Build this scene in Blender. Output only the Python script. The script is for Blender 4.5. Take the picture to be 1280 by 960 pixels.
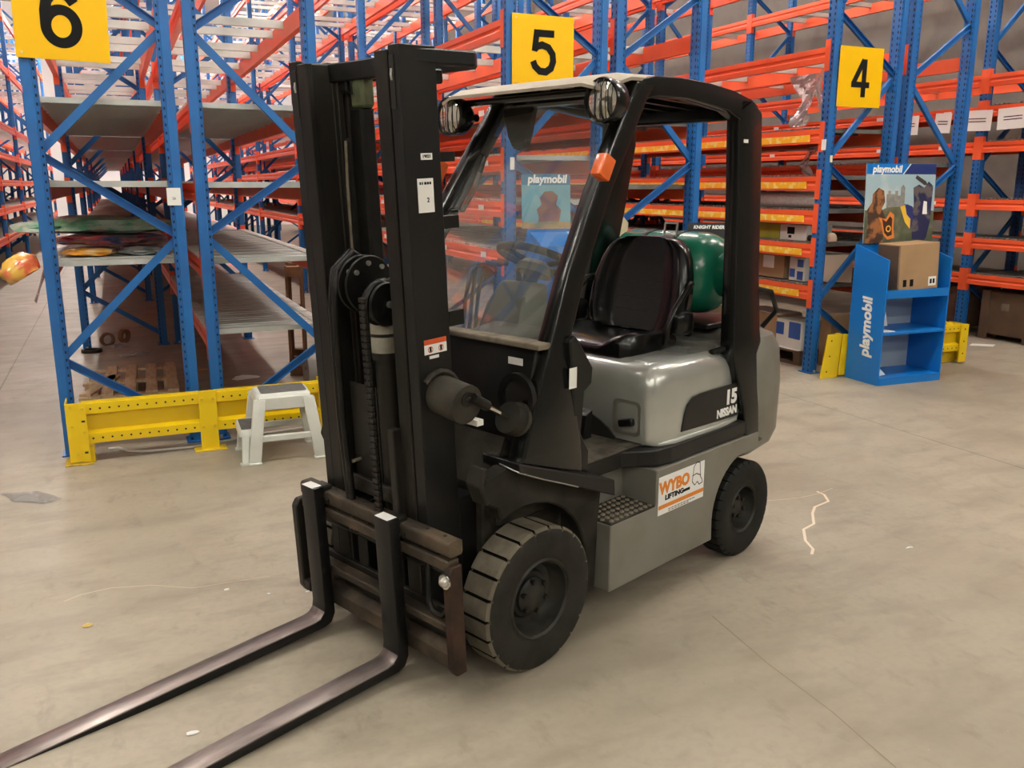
import bpy, bmesh, math, random
from mathutils import Vector, Matrix
random.seed(7)
for o in list(bpy.data.objects): bpy.data.objects.remove(o, do_unlink=True)
SC = bpy.context.scene
COL = SC.collection
R = math.radians
# ------------------------------------------------------------------ camera
cam_d = bpy.data.cameras.new('camera'); cam = bpy.data.objects.new('camera', cam_d); COL.objects.link(cam)
cam_d.sensor_width = 36; cam_d.lens = 1090.2 * 36 / 1280; cam_d.clip_end = 200; cam_d.clip_start = .05
cam.location = (-1.0783, -6.1414, 1.7025)
cam.rotation_euler = (R(90 - 12.834), 0, R(-24.17))
SC.camera = cam
# ------------------------------------------------------------------ world: dim bounce inside the closed hall
w = bpy.data.worlds.new('world'); SC.world = w; w.use_nodes = True
w.node_tree.nodes['Background'].inputs[0].default_value = (1, .95, .88, 1)
w.node_tree.nodes['Background'].inputs[1].default_value = .25
vs = SC.view_settings
vs.view_transform = 'Standard'; vs.look = 'None'; vs.gamma = 1; vs.use_curve_mapping = False
vs.exposure = 0.0
LAMP = 165.0
LAMP_FRONT = 118.0

# ------------------------------------------------------------------ materials
def mat(name, col, rough=.5, metal=0., var=None, vscale=6., vmix=(.45, .65), bump=0., bscale=60., coat=0., emit=0., stretch=None, detail=4., spec=.5, alpha=1.):
    m = bpy.data.materials.new(name); m.use_nodes = True
    nt = m.node_tree; N = nt.nodes; L = nt.links; b = N['Principled BSDF']
    c4 = (*col, 1)
    b.inputs['Base Color'].default_value = c4; b.inputs['Roughness'].default_value = rough; b.inputs['Metallic'].default_value = metal
    b.inputs['Specular IOR Level'].default_value = spec
    if coat: b.inputs['Coat Weight'].default_value = coat; b.inputs['Coat Roughness'].default_value = .15
    if emit: b.inputs['Emission Color'].default_value = c4; b.inputs['Emission Strength'].default_value = emit
    tc = N.new('ShaderNodeTexCoord'); mp = N.new('ShaderNodeMapping'); L.new(tc.outputs['Object'], mp.inputs['Vector'])
    if stretch: mp.inputs['Scale'].default_value = stretch
    if var:
        n = N.new('ShaderNodeTexNoise'); n.inputs['Scale'].default_value = vscale; n.inputs['Detail'].default_value = detail
        L.new(mp.outputs['Vector'], n.inputs['Vector'])
        r = N.new('ShaderNodeValToRGB'); r.color_ramp.elements[0].position = vmix[0]; r.color_ramp.elements[1].position = vmix[1]
        r.color_ramp.elements[0].color = c4; r.color_ramp.elements[1].color = (*var, 1)
        L.new(n.outputs['Fac'], r.inputs['Fac']); L.new(r.outputs['Color'], b.inputs['Base Color'])
    if bump:
        n2 = N.new('ShaderNodeTexNoise'); n2.inputs['Scale'].default_value = bscale; n2.inputs['Detail'].default_value = 3
        L.new(mp.outputs['Vector'], n2.inputs['Vector'])
        bp = N.new('ShaderNodeBump'); bp.inputs['Strength'].default_value = bump; bp.inputs['Distance'].default_value = .01
        L.new(n2.outputs['Fac'], bp.inputs['Height']); L.new(bp.outputs['Normal'], b.inputs['Normal'])
    return m
def sheet(name, col, opacity, rough=.05, gloss=1.0, ior=1.45, bump=0., bscale=8.):
    """thin clear sheet: transparent + fresnel gloss + a little haze"""
    m = bpy.data.materials.new(name); m.use_nodes = True
    nt = m.node_tree; N = nt.nodes; L = nt.links; N.clear()
    out = N.new('ShaderNodeOutputMaterial'); tr = N.new('ShaderNodeBsdfTransparent'); tr.inputs[0].default_value = (*[min(1, .6 + .4 * c) for c in col], 1)
    df = N.new('ShaderNodeBsdfDiffuse'); df.inputs[0].default_value = (*col, 1)
    gl = N.new('ShaderNodeBsdfGlossy'); gl.inputs['Roughness'].default_value = rough; gl.inputs[0].default_value = (gloss, gloss, gloss, 1)
    fr = N.new('ShaderNodeFresnel'); fr.inputs['IOR'].default_value = ior
    m1 = N.new('ShaderNodeMixShader'); m1.inputs[0].default_value = opacity; L.new(tr.outputs[0], m1.inputs[1]); L.new(df.outputs[0], m1.inputs[2])
    m2 = N.new('ShaderNodeMixShader'); L.new(fr.outputs[0], m2.inputs[0]); L.new(m1.outputs[0], m2.inputs[1]); L.new(gl.outputs[0], m2.inputs[2])
    if bump:
        n2 = N.new('ShaderNodeTexNoise'); n2.inputs['Scale'].default_value = bscale; n2.inputs['Detail'].default_value = 4
        bp = N.new('ShaderNodeBump'); bp.inputs['Strength'].default_value = bump; bp.inputs['Distance'].default_value = .05
        L.new(n2.outputs['Fac'], bp.inputs['Height']); L.new(bp.outputs['Normal'], gl.inputs['Normal']); L.new(bp.outputs['Normal'], df.inputs['Normal'])
    L.new(m2.outputs[0], out.inputs[0])
    return m
M = {}
M['blue'] = mat('blue_rack_paint', (.012, .130, .395), .42, var=(.017, .098, .30), vscale=3, vmix=(.4, .75))
M['orange'] = mat('orange_beam_paint', (.88, .115, .032), .4, var=(.74, .10, .035), vscale=2.5, vmix=(.4, .8))
M['galv'] = mat('galvanised_steel', (.60, .61, .58), .45, .35, var=(.46, .47, .44), vscale=5, vmix=(.35, .7), stretch=(1, 3, 1))
M['bar'] = mat('pale_support_bar', (.62, .62, .58), .45, .3, var=(.5, .5, .46), vscale=4)
M['grate'] = mat('dark_deck', (.20, .185, .165), .6, .3, var=(.13, .12, .105), vscale=5)
M['label'] = mat('yellow_label_strip', (.95, .50, .02), .45, var=(.95, .72, .22), vscale=9, vmix=(.5, .56))
M['paper'] = mat('white_paper', (.85, .84, .80), .7)
M['ink'] = mat('black_ink', (.010, .010, .010), .7, spec=.1)
M['yellow'] = mat('yellow_guard_paint', (.86, .60, .006), .38, var=(.80, .52, .01), vscale=4, vmix=(.45, .8))
M['yellow_dark'] = mat('scuffed_yellow_paint', (.74, .50, .01), .55, var=(.32, .22, .05), vscale=14, vmix=(.52, .75))
M['sign'] = mat('sign_yellow', (.88, .50, .0), .45, spec=.3)
M['bolt'] = mat('zinc_bolt', (.62, .62, .58), .32, .85)
M['groove'] = mat('tread_groove', (.006, .0055, .0045), .9, spec=.1)
M['floormat'] = mat('worn_tread_floor', (.105, .092, .070), .8, spec=.2, var=(.050, .045, .035), vscale=16, bump=.3, bscale=90)
M['fender'] = mat('grimy_fender', (.030, .027, .021), .75, spec=.2, var=(.011, .010, .0085), vscale=7, vmix=(.4, .7), bump=.08)
M['hole'] = mat('dark_hole', (.015, .013, .01), .8)
M['mast'] = mat('mast_black_paint', (.0075, .0075, .0072), .42, spec=.3, var=(.011, .0105, .0095), vscale=5, vmix=(.4, .7), bump=.04, bscale=40)
M['mast_worn'] = mat('greasy_worn_steel', (.026, .023, .0185), .5, .2, spec=.3, var=(.010, .009, .0075), vscale=9, vmix=(.4, .62), stretch=(1, 1, .25), bump=.06)
M['grease'] = mat('black_grease', (.0045, .0045, .004), .38, spec=.3, var=(.010, .009, .0075), vscale=20)
M['rust'] = mat('rusty_carriage', (.036, .028, .020), .62, .15, spec=.3, var=(.135, .098, .062), vscale=6, vmix=(.45, .75), bump=.12, bscale=70)
M['rust_red'] = mat('red_brown_rust', (.055, .028, .018), .6, .15, spec=.3, var=(.018, .013, .010), vscale=12, vmix=(.4, .65), bump=.12)
M['fork'] = mat('fork_shank_black', (.007, .007, .007), .36, .1, spec=.35, var=(.022, .019, .016), vscale=9, vmix=(.6, .72), bump=.05)
M['blade'] = mat('worn_fork_blade', (.33, .275, .255), .30, .55, var=(.14, .112, .105), vscale=6, vmix=(.35, .68), stretch=(.6, 3, 1), bump=.06)
M['rubber'] = mat('dusty_tyre_rubber', (.026, .024, .0195), .82, spec=.25, var=(.017, .0155, .0125), vscale=9, bump=.12, bscale=90)
M['tread'] = mat('dusty_tread', (.150, .130, .098), .85, spec=.2, var=(.105, .090, .068), vscale=14, bump=.15, bscale=120)
M['rubber_dark'] = mat('dark_tyre_rubber', (.011, .011, .0095), .75, spec=.25, var=(.016, .0155, .0125), vscale=10, bump=.1)
M['rim'] = mat('dirty_wheel_rim', (.034, .032, .026), .5, .15, spec=.3, var=(.012, .0115, .0098), vscale=10)
M['silver'] = mat('silver_body_paint', (.50, .51, .475), .24, .45, var=(.45, .46, .425), vscale=3, coat=.35)
M['silver_dull'] = mat('silver_chassis_paint', (.245, .238, .208), .42, .3, var=(.195, .185, .155), vscale=4, vmix=(.4, .7), bump=.02)
M['charcoal'] = mat('charcoal_frame_paint', (.0085, .0085, .008), .38, spec=.3, var=(.012, .012, .011), vscale=3)
M['guard'] = mat('guard_black_gloss', (.0055, .006, .0055), .22, spec=.4, coat=.15)
M['dusty'] = mat('dusty_dark_plate', (.048, .042, .032), .75, spec=.25, var=(.016, .0145, .0115), vscale=8, vmix=(.4, .68), bump=.08)
M['dust_ledge'] = mat('dust_on_ledge', (.21, .18, .135), .85, spec=.2, var=(.11, .095, .07), vscale=12)
M['roof'] = mat('dusty_roof_sheet', (.36, .305, .235), .6, var=(.28, .235, .175), vscale=5)
M['vinyl'] = mat('black_vinyl', (.0035, .0035, .0035), .24, spec=.3, bump=.015, bscale=200, coat=.12)
M['vinyl_matt'] = mat('black_vinyl_matt', (.005, .0048, .0048), .5, spec=.3)
M['gasgreen'] = mat('green_cylinder_paint', (.010, .22, .13), .25, coat=.3, var=(.012, .18, .105), vscale=4)
M['dashgreen'] = mat('greenish_dash_plastic', (.095, .115, .088), .55, var=(.12, .13, .10), vscale=4)
M['amber'] = mat('amber_lens', (.85, .16, .03), .3, coat=.5)
M['chrome'] = mat('chrome', (.75, .75, .72), .12, 1.)
M['lampglass'] = mat('lamp_reflector', (.62, .60, .52), .12, .9)
M['plastic_white'] = mat('white_stool_plastic', (.74, .76, .70), .38, var=(.66, .68, .62), vscale=6)
M['tread_grey'] = mat('grey_tread_pad', (.115, .110, .105), .8, var=(.16, .155, .145), vscale=30)
M['wood'] = mat('pallet_wood', (.60, .44, .28), .8, var=(.46, .32, .19), vscale=6, stretch=(6, 1, 1), bump=.1)
M['wood_dark'] = mat('old_brown_wood', (.19, .085, .035), .8, var=(.11, .05, .02), vscale=5, bump=.1)
M['card'] = mat('cardboard', (.40, .25, .13), .8, var=(.36, .22, .115), vscale=4)
M['card_pale'] = mat('pale_cardboard', (.70, .50, .36), .8)
M['card_dark'] = mat('dark_brown_box', (.115, .068, .040), .8, var=(.085, .05, .03), vscale=5)
M['dblue'] = mat('display_blue', (.004, .175, .58), .35)
M['dnavy'] = mat('navy_print', (.012, .035, .16), .35)
M['dgrey'] = mat('display_back_grey', (.30, .36, .42), .55)
M['white'] = mat('white_print', (.92, .92, .90), .5)
M['concrete_wall'] = mat('grey_wall', (.155, .132, .112), .85, var=(.12, .10, .086), vscale=2)
M['white_wall'] = mat('pale_end_wall', (.88, .86, .84), .8)
M['ceil'] = mat('ceiling_sheet', (.50, .49, .47), .8)
M['tube'] = mat('lamp_tube', (1, .97, .90), .5, emit=LAMP)
M['tube_far'] = mat('lamp_tube_far', (1, .95, .90), .5, emit=LAMP * 3.0)
M['tube_front'] = mat('lamp_tube_front', (1, .965, .87), .5, emit=LAMP_FRONT)
M['glass'] = sheet('clear_windscreen', (.55, .55, .50), .13, .03, 1., 1.9)
M['film'] = sheet('clear_film', (.85, .84, .82), .30, .12, 1., 1.5, bump=.8, bscale=14)
M['cable'] = mat('white_cable', (.72, .70, .66), .5)

# ------------------------------------------------------------------ mesh helpers
class MB:
    def __init__(s): s.bm = bmesh.new(); s.mi = 0; s.mats = []
    def use(s, m):
        if m not in s.mats: s.mats.append(m)
        s.mi = s.mats.index(m); return s
    def _face(s, vs):
        try:
            f = s.bm.faces.new(vs); f.material_index = s.mi; return f
        except ValueError: return None
    def quadbox(s, P):
        v = [s.bm.verts.new(p) for p in P]
        for q in ((0, 3, 2, 1), (4, 5, 6, 7), (0, 1, 5, 4), (1, 2, 6, 5), (2, 3, 7, 6), (3, 0, 4, 7)): s._face([v[i] for i in q])
        return s
    def box(s, x0, x1, y0, y1, z0, z1):
        return s.quadbox([(x0, y0, z0), (x1, y0, z0), (x1, y1, z0), (x0, y1, z0), (x0, y0, z1), (x1, y0, z1), (x1, y1, z1), (x0, y1, z1)])
    def bar(s, p, q, w, h, up=(0, 0, 1)):
        p = Vector(p); q = Vector(q); d = (q - p).normalized(); up = Vector(up)
        r = d.cross(up)
        if r.length < 1e-4: r = d.cross(Vector((1, 0, 0)))
        r.normalize(); u = r.cross(d)
        a = r * w / 2; b = u * h / 2
        return s.quadbox([p - a - b, p + a - b, q + a - b, q - a - b, p - a + b, p + a + b, q + a + b, q - a + b])
    def prism(s, pts, ax, a0, a1):
        def mk(u, v, a): return {'x': (a, u, v), 'y': (u, a, v), 'z': (u, v, a)}[ax]
        A = [s.bm.verts.new(mk(u, v, a0)) for u, v in pts]; B = [s.bm.verts.new(mk(u, v, a1)) for u, v in pts]
        n = len(pts)
        s._face(A[::-1]); s._face(B)
        for i in range(n): s._face([A[i], A[(i + 1) % n], B[(i + 1) % n], B[i]])
        return s
    def loft(s, rings, cap=True, closed=False):
        Rg = [[s.bm.verts.new(p) for p in r] for r in rings]; n = len(Rg[0]); m = len(Rg)
        for k in range(m if closed else m - 1):
            a, b = Rg[k], Rg[(k + 1) % m]
            for i in range(n): s._face([a[i], a[(i + 1) % n], b[(i + 1) % n], b[i]])
        if cap and not closed: s._face(Rg[0][::-1]); s._face(Rg[-1])
        return s
    def tube(s, path, r, n=8, cap=True, closed=False, flat=1.):
        path = [Vector(p) for p in path]; rings = []; m = len(path); up = None
        for i, p in enumerate(path):
            if closed: d = path[(i + 1) % m] - path[i - 1]
            else: d = path[min(i + 1, m - 1)] - path[max(i - 1, 0)]
            d.normalize()
            if up is None:
                up = Vector((0, 0, 1)) if abs(d.z) < .9 else Vector((1, 0, 0))
            a = d.cross(up).normalized(); up = a.cross(d).normalized()
            rr = r[i] if isinstance(r, (list, tuple)) else r
            rings.append([p + a * rr * math.cos(2 * math.pi * k / n) + up * rr * flat * math.sin(2 * math.pi * k / n) for k in range(n)])
        return s.loft(rings, cap, closed)
    def lathe(s, prof, ax='y', c=(0, 0, 0), n=32, a0=0., a1=2 * math.pi, close=False, cap=False):
        """prof: list of (radius, along)"""
        c = Vector(c); full = abs(a1 - a0 - 2 * math.pi) < 1e-6
        k = n if full else n + 1
        rings = []
        for r, h in prof:
            ring = []
            for i in range(k):
                a = a0 + (a1 - a0) * i / n
                u, v = r * math.cos(a), r * math.sin(a)
                ring.append(s.bm.verts.new(c + Vector({'y': (u, h, v), 'x': (h, u, v), 'z': (u, v, h)}[ax])))
            rings.append(ring)
        m = len(rings)
        for j in range(m if close else m - 1):
            a, b = rings[j], rings[(j + 1) % m]
            for i in range(k if full else k - 1): s._face([a[i], a[(i + 1) % k], b[(i + 1) % k], b[i]])
        if cap and not close:
            for ring, (r, h) in ((rings[0], prof[0]), (rings[-1], prof[-1])):
                if r > 1e-5 and full: s._face(ring)
        return s
    def cyl(s, p, q, r, n=16, r2=None):
        return s.tube([p, q], [r, r if r2 is None else r2], n)
    def bev(s, wd, seg=1, ang=30):
        s.bm.normal_update()
        bmesh.ops.remove_doubles(s.bm, verts=s.bm.verts, dist=1e-6)
        e = [e for e in s.bm.edges if len(e.link_faces) == 2 and e.calc_face_angle(0) > R(ang)]
        bmesh.ops.bevel(s.bm, geom=e, offset=wd, segments=seg, affect='EDGES', profile=.5, clamp_overlap=True)
        return s
    def xf(s, mtx): bmesh.ops.transform(s.bm, matrix=mtx, verts=s.bm.verts); return s
    def mesh(s, name, material=None, smooth=None):
        bm = s.bm
        bmesh.ops.remove_doubles(bm, verts=bm.verts, dist=1e-6)
        bmesh.ops.recalc_face_normals(bm, faces=bm.faces)
        me = bpy.data.meshes.new(name); bm.to_mesh(me); bm.free()
        for m in ([material] if not s.mats else s.mats): me.materials.append(m)
        if smooth:
            for p in me.polygons: p.use_smooth = True
            me.set_sharp_from_angle(angle=R(smooth))
        return me
    def obj(s, name, material=None, parent=None, smooth=None, loc=None, rot=None):
        return link(name, s.mesh(name, material, smooth), parent, loc, rot)
def link(name, me, parent=None, loc=None, rot=None):
    o = bpy.data.objects.new(name, me); COL.objects.link(o)
    if parent is not None: o.parent = parent
    if loc is not None: o.location = loc
    if rot is not None: o.rotation_euler = rot
    return o
def empty(name, loc=(0, 0, 0), rz=0.):
    o = bpy.data.objects.new(name, None); COL.objects.link(o); o.location = loc; o.rotation_euler = (0, 0, rz); o.empty_display_size = .1
    return o
def tag(o, label, cat, group=None, kind=None):
    o['label'] = label; o['category'] = cat
    if group: o['group'] = group
    if kind: o['kind'] = kind
    return o
def struct(o): o['kind'] = 'structure'; return o
def rrect(x0, x1, y0, y1, r, n=4):
    P = []
    for cx, cy, a in ((x1 - r, y1 - r, 0), (x0 + r, y1 - r, 90), (x0 + r, y0 + r, 180), (x1 - r, y0 + r, 270)):
        for k in range(n + 1):
            t = R(a + 90 * k / n); P.append((cx + r * math.cos(t), cy + r * math.sin(t)))
    return P
def text(s, size, material, parent, mtx, name='lettering', bold=0., extrude=.0006, shear=0., sx=1., space=1.):
    cu = bpy.data.curves.new('t', 'FONT'); cu.body = s; cu.size = size; cu.offset = bold; cu.extrude = extrude; cu.shear = shear
    cu.align_x = 'CENTER'; cu.align_y = 'CENTER'; cu.resolution_u = 3; cu.space_character = space
    t = bpy.data.objects.new('t', cu); COL.objects.link(t)
    dg = bpy.context.evaluated_depsgraph_get(); dg.update()
    me = bpy.data.meshes.new_from_object(t.evaluated_get(dg))
    bpy.data.objects.remove(t, do_unlink=True); bpy.data.curves.remove(cu)
    me.transform(Matrix.Diagonal((sx, 1, 1, 1))); me.materials.clear(); me.materials.append(material)
    me.transform(mtx); me.name = name
    return link(name, me, parent)
def frame_m(o, x, y):
    """matrix whose local x,y axes lie along the given directions"""
    x = Vector(x).normalized(); y = Vector(y); y = (y - x * y.dot(x)).normalized(); z = x.cross(y)
    m = Matrix((x, y, z)).transposed().to_4x4(); m.translation = Vector(o); return m
def stroke(mb, pts, wd, closed=False, z=0.):
    """flat thick line in local xy"""
    n = len(pts); L_, R_ = [], []
    for i in range(n):
        p = Vector(pts[i]); a = Vector(pts[i - 1]) if (i or closed) else None; b = Vector(pts[(i + 1) % n]) if (i < n - 1 or closed) else None
        d1 = (p - a).normalized() if a is not None else None; d2 = (b - p).normalized() if b is not None else None
        if d1 is None: d1 = d2
        if d2 is None: d2 = d1
        t = (d1 + d2).normalized(); nrm = Vector((-t.y, t.x)); k = 1 / max(.5, nrm.dot(Vector((-d1.y, d1.x))))
        L_.append(p + nrm * wd / 2 * k); R_.append(p - nrm * wd / 2 * k)
    lv = [mb.bm.verts.new((*q, z)) for q in L_]; rv = [mb.bm.verts.new((*q, z)) for q in R_]
    for i in range(n if closed else n - 1):
        j = (i + 1) % n; mb._face([rv[i], rv[j], lv[j], lv[i]])
def arc(cx, cy, rx, ry, a0, a1, n=14):
    return [(cx + rx * math.cos(R(a0 + (a1 - a0) * i / n)), cy + ry * math.sin(R(a0 + (a1 - a0) * i / n))) for i in range(n + 1)]
# ------------------------------------------------------------------ hall: floor, walls, ceiling
def floor_material():
    m = bpy.data.materials.new('worn_concrete'); m.use_nodes = True
    nt = m.node_tree; N = nt.nodes; L = nt.links; b = N['Principled BSDF']
    tc = N.new('ShaderNodeTexCoord'); P = tc.outputs['Object']
    def noise(sc, det=5, rough=.55, st=None):
        n = N.new('ShaderNodeTexNoise'); n.inputs['Scale'].default_value = sc; n.inputs['Detail'].default_value = det; n.inputs['Roughness'].default_value = rough
        if st:
            mp = N.new('ShaderNodeMapping'); mp.inputs['Scale'].default_value = st; mp.inputs['Rotation'].default_value = (0, 0, R(-20)); L.new(P, mp.inputs[0]); L.new(mp.outputs[0], n.inputs['Vector'])
        else: L.new(P, n.inputs['Vector'])
        return n.outputs['Fac']
    def ramp(f, a, b_, ca=0., cb=1.):
        r = N.new('ShaderNodeMapRange'); r.inputs['From Min'].default_value = a; r.inputs['From Max'].default_value = b_; r.inputs['To Min'].default_value = ca; r.inputs['To Max'].default_value = cb
        L.new(f, r.inputs['Value']); return r.outputs[0]
    def mix(f, c1, c2, mode='MIX'):
        x = N.new('ShaderNodeMix'); x.data_type = 'RGBA'; x.blend_type = mode
        if isinstance(f, float): x.inputs[0].default_value = f
        else: L.new(f, x.inputs[0])
        for k, c in ((6, c1), (7, c2)):
            if isinstance(c, tuple): x.inputs[k].default_value = (*c, 1)
            else: L.new(c, x.inputs[k])
        return x.outputs[2]
    def math_(op, a, b_=None):
        x = N.new('ShaderNodeMath'); x.operation = op
        for k, c in ((0, a), (1, b_)):
            if c is None: continue
            if isinstance(c, (int, float)): x.inputs[k].default_value = c
            else: L.new(c, x.inputs[k])
        return x.outputs[0]
    c = mix(ramp(noise(.55, 6), .35, .65), (.425, .372, .288), (.31, .268, .202))
    c = mix(ramp(noise(2.2, 6, .6, (1, 2.4, 1)), .47, .72), c, (.285, .243, .185))
    c = mix(ramp(noise(5.5, 7, .65, (1.6, .8, 1)), .57, .78, 0, .75), c, (.20, .168, .125))
    c = mix(ramp(noise(30, 4), .45, .75, 0, .35), c, (.28, .24, .185))
    sp = N.new('ShaderNodeTexVoronoi'); sp.inputs['Scale'].default_value = 9; L.new(P, sp.inputs['Vector'])
    c = mix(ramp(sp.outputs['Distance'], .012, .02, .7, 0), c, (.75, .70, .60))
    # brown trodden dirt under and between the racks
    sx = N.new('ShaderNodeSeparateXYZ'); L.new(P, sx.inputs[0])
    wob = math_('MULTIPLY', math_('SUBTRACT', noise(1.3, 4), .5), 1.2)
    dy = ramp(math_('ADD', sx.outputs['Y'], wob), .1, .9); dx = ramp(math_('ADD', sx.outputs['X'], wob), -1.1, -.1)
    brown = mix(ramp(noise(3.0, 6, .6, (.3, 2.6, 1)), .35, .65), (.31, .25, .185), (.19, .148, .108))
    c = mix(math_('MULTIPLY', math_('MULTIPLY', dy, dx), .82), c, brown)
    # sawn joints
    for axis, off in (('X', -2.1), ('Y', 5.4), ('X', 3.9)):
        d = math_('ABSOLUTE', math_('SUBTRACT', sx.outputs[axis], off)); c = mix(ramp(d, .004, .009, .6, 0), c, (.14, .11, .08))
    L.new(c, b.inputs['Base Color'])
    rg = ramp(noise(3, 5), .3, .7, .42, .62); L.new(rg, b.inputs['Roughness'])
    bp = N.new('ShaderNodeBump'); bp.inputs['Strength'].default_value = .06; bp.inputs['Distance'].default_value = .01; L.new(noise(40, 5), bp.inputs['Height']); L.new(bp.outputs[0], b.inputs['Normal'])
    return m
X0, X1, Y0, Y1, ZC = -16., 11.2, -16., 34., 8.5
struct(MB().box(X0, X1, Y0, Y1, -.1, 0).obj('floor', floor_material()))
FLOOR = bpy.data.objects['floor']
struct(MB().box(X0, X1, Y1, Y1 + .2, 0, ZC).obj('wall_back', M['white_wall']))
struct(MB().box(X0, X1, Y0 - .2, Y0, 0, ZC).obj('wall_front', M['concrete_wall']))
struct(MB().box(X0 - .2, X0, Y0, Y1, 0, ZC).obj('wall_left', M['white_wall']))
wr = MB().box(X1, X1 + .2, Y0, Y1, 0, ZC)
struct(wr.obj('wall_right', M['concrete_wall']))
struct(MB().box(X0, X1, Y0, Y1, ZC, ZC + .2).obj('ceiling', M['ceil']))
# strip lights hung over the aisles and over the open floor
def lamp_mesh(mt, up):
    b = MB().use(M['white']); b.box(-.8, .8, -.05, .05, .045, .09); b.box(-.8, -.78, -.11, .11, -.03, .05); b.box(.78, .8, -.11, .11, -.03, .05)
    b.use(mt)
    for y in (-.07, .07): b.cyl((-.78, y, 0), (.78, y, 0), .03, 8)
    b.use(M['bolt'])
    for x in (-.6, .6): b.cyl((x, 0, .09), (x, 0, up), .004, 4)
    return b.mesh('strip_light')
lmw = lamp_mesh(M['tube_far'], 1.6); lm = lamp_mesh(M['tube'], 1.6); lmf = lamp_mesh(M['tube_front'], 2.6)
k = 0
def lamp(x, y, z, rz, me, where):
    o = link('strip_light', me, None, (x, y, z), (0, 0, rz)); tag(o, 'white twin tube strip light hung ' + where, 'ceiling lamp', 'strip lights over the hall')
for x in (-2.2, .92, 4.0, 7.05):
    for y in (2.5, 7.5, 12.5, 17.5, 22.5, 27.5): lamp(x, y, 6.9, math.pi / 2, lmw if y > 20 and x < 3 else lm, 'over the rack aisles')
for x in (-7., -4., -1., 2., 5., 8.):
    lamp(x, -2.4, 5.9, 0, lmf, 'unseen over the open floor')
for x in (-6., -1., 4., 8.):
    for y in (-9.6, -14.0): lamp(x, y, 5.9, 0, lmf, 'unseen over the open floor')  # row nearest the front wall is added fill for the dim space under the racks
# ------------------------------------------------------------------ marks and litter on the floor
def mark(pts, wd, m, z=.0012):
    b = MB(); stroke(b, pts, wd); return b.obj('chalk_mark', m, FLOOR, loc=(0, 0, z))
M['chalk'] = mat('chalk', (.80, .70, .57), .9); M['chalk_faint'] = mat('faint_chalk', (.56, .47, .36), .9)
mark([(2.437, -2.553), (2.436, -2.613), (2.381, -2.703), (2.25, -2.739), (2.169, -2.809), (2.072, -2.924), (1.97, -2.961), (1.877, -3.077), (1.838, -3.171), (1.788, -3.216)], .014, M['chalk'])
mark([(1.977, -2.538), (2.177, -2.579), (2.283, -2.594), (2.413, -2.586), (2.56, -2.549)], .007, M['chalk_faint'])
mark([(-1.415, -2.303), (-1.352, -2.263), (-1.234, -2.246), (-1.073, -2.29), (-.914, -2.39), (-.817, -2.398), (-.588, -2.408)], .006, M['chalk_faint'])
mark([(.987, -3.519), (.951, -3.901), (.945, -4.224), (.91, -4.521)], .005, mat('crack', (.27, .22, .16), .9))
# ------------------------------------------------------------------ pallet racks
PITCH = 4.08; HP = 6.6
def post_mesh():
    b = MB().use(M['blue']); hx, hy = .04, .05
    # two plain faces (facing +-y)
    # faces looking along the aisle line: plain web plus a set-back slotted strip on the inner side
    pitch = .05; n = int(HP / pitch)
    for sy in (-1, 1):
        def qy(x0, x1, y, z0, z1): b._face([b.bm.verts.new((x, y, z)) for x, z in ((x0, z0), (x1, z0), (x1, z1), (x0, z1))])
        qy(-hx, .014, sy * hy, 0, HP); ys_ = sy * (hy - .008)
        b._face([b.bm.verts.new(p) for p in ((.014, sy * hy, 0), (.016, ys_, 0), (.016, ys_, HP), (.014, sy * hy, HP))])
        qy(.016, .023, ys_, 0, HP); qy(.032, hx, ys_, 0, HP)
        qy(.023, .032, ys_, 0, .014)
        for k_ in range(n - 1): qy(.023, .032, ys_, .014 + k_ * pitch + .017, .014 + (k_ + 1) * pitch)
        qy(.023, .032, ys_, .014 + (n - 1) * pitch + .017, HP)
    # slotted faces (facing +-x): columns y0..slot..mid..slot..y1
    ys = [-hy, -.036, -.022, .022, .036, hy]; pitch = .05; n = int(HP / pitch)
    for sx in (-1, 1):
        def q(y0, y1, z0, z1): b._face([b.bm.verts.new((sx * hx, y, z)) for y, z in ((y0, z0), (y1, z0), (y1, z1), (y0, z1))])
        for i in (0, 2, 4): q(ys[i], ys[i + 1], 0, HP)
        for i in (1, 3):
            q(ys[i], ys[i + 1], 0, .014)
            for k_ in range(n - 1): q(ys[i], ys[i + 1], .014 + k_ * pitch + .024, .014 + (k_ + 1) * pitch)
            q(ys[i], ys[i + 1], .014 + (n - 1) * pitch + .024, HP)
    b.use(M['hole']); b.box(-.02, .038, -.034, .034, .01, HP - .01)
    b.use(M['blue']); b.box(-.06, .06, -.08, .08, 0, .008); b.use(M['bolt']); b.cyl((0, -.067, .008), (0, -.067, .03), .012, 6)
    return b.mesh('post')
POST = post_mesh()
def brace_mesh(dx, dz, fl=1):
    b = MB().use(M['blue'])
    p = Vector((0, 0, 0)); q = Vector((dx, 0, dz)); d = (q - p).normalized(); nrm = Vector((-d.z, 0, d.x))
    p = p + d * .03; q = q - d * .03
    # C section: web and two lips
    b.bar(p, q, .004, .045, nrm)
    b.bar(p + nrm * .022 + Vector((0, fl * .014, 0)), q + nrm * .022 + Vector((0, fl * .014, 0)), .03, .004, nrm); b.bar(p - nrm * .022 + Vector((0, fl * .014, 0)), q - nrm * .022 + Vector((0, fl * .014, 0)), .03, .004, nrm)
    b.use(M['bolt']); b.cyl((0, -.03, 0), (0, .03, 0), .009, 6)
    return b.mesh('brace')
BR = {}
def brace(dx, dz):
    k_ = (round(dx, 3), round(dz, 3))
    if k_ not in BR: BR[k_] = brace_mesh(dx, dz, -1 if dz < .6 else 1)
    return BR[k_]
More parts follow.
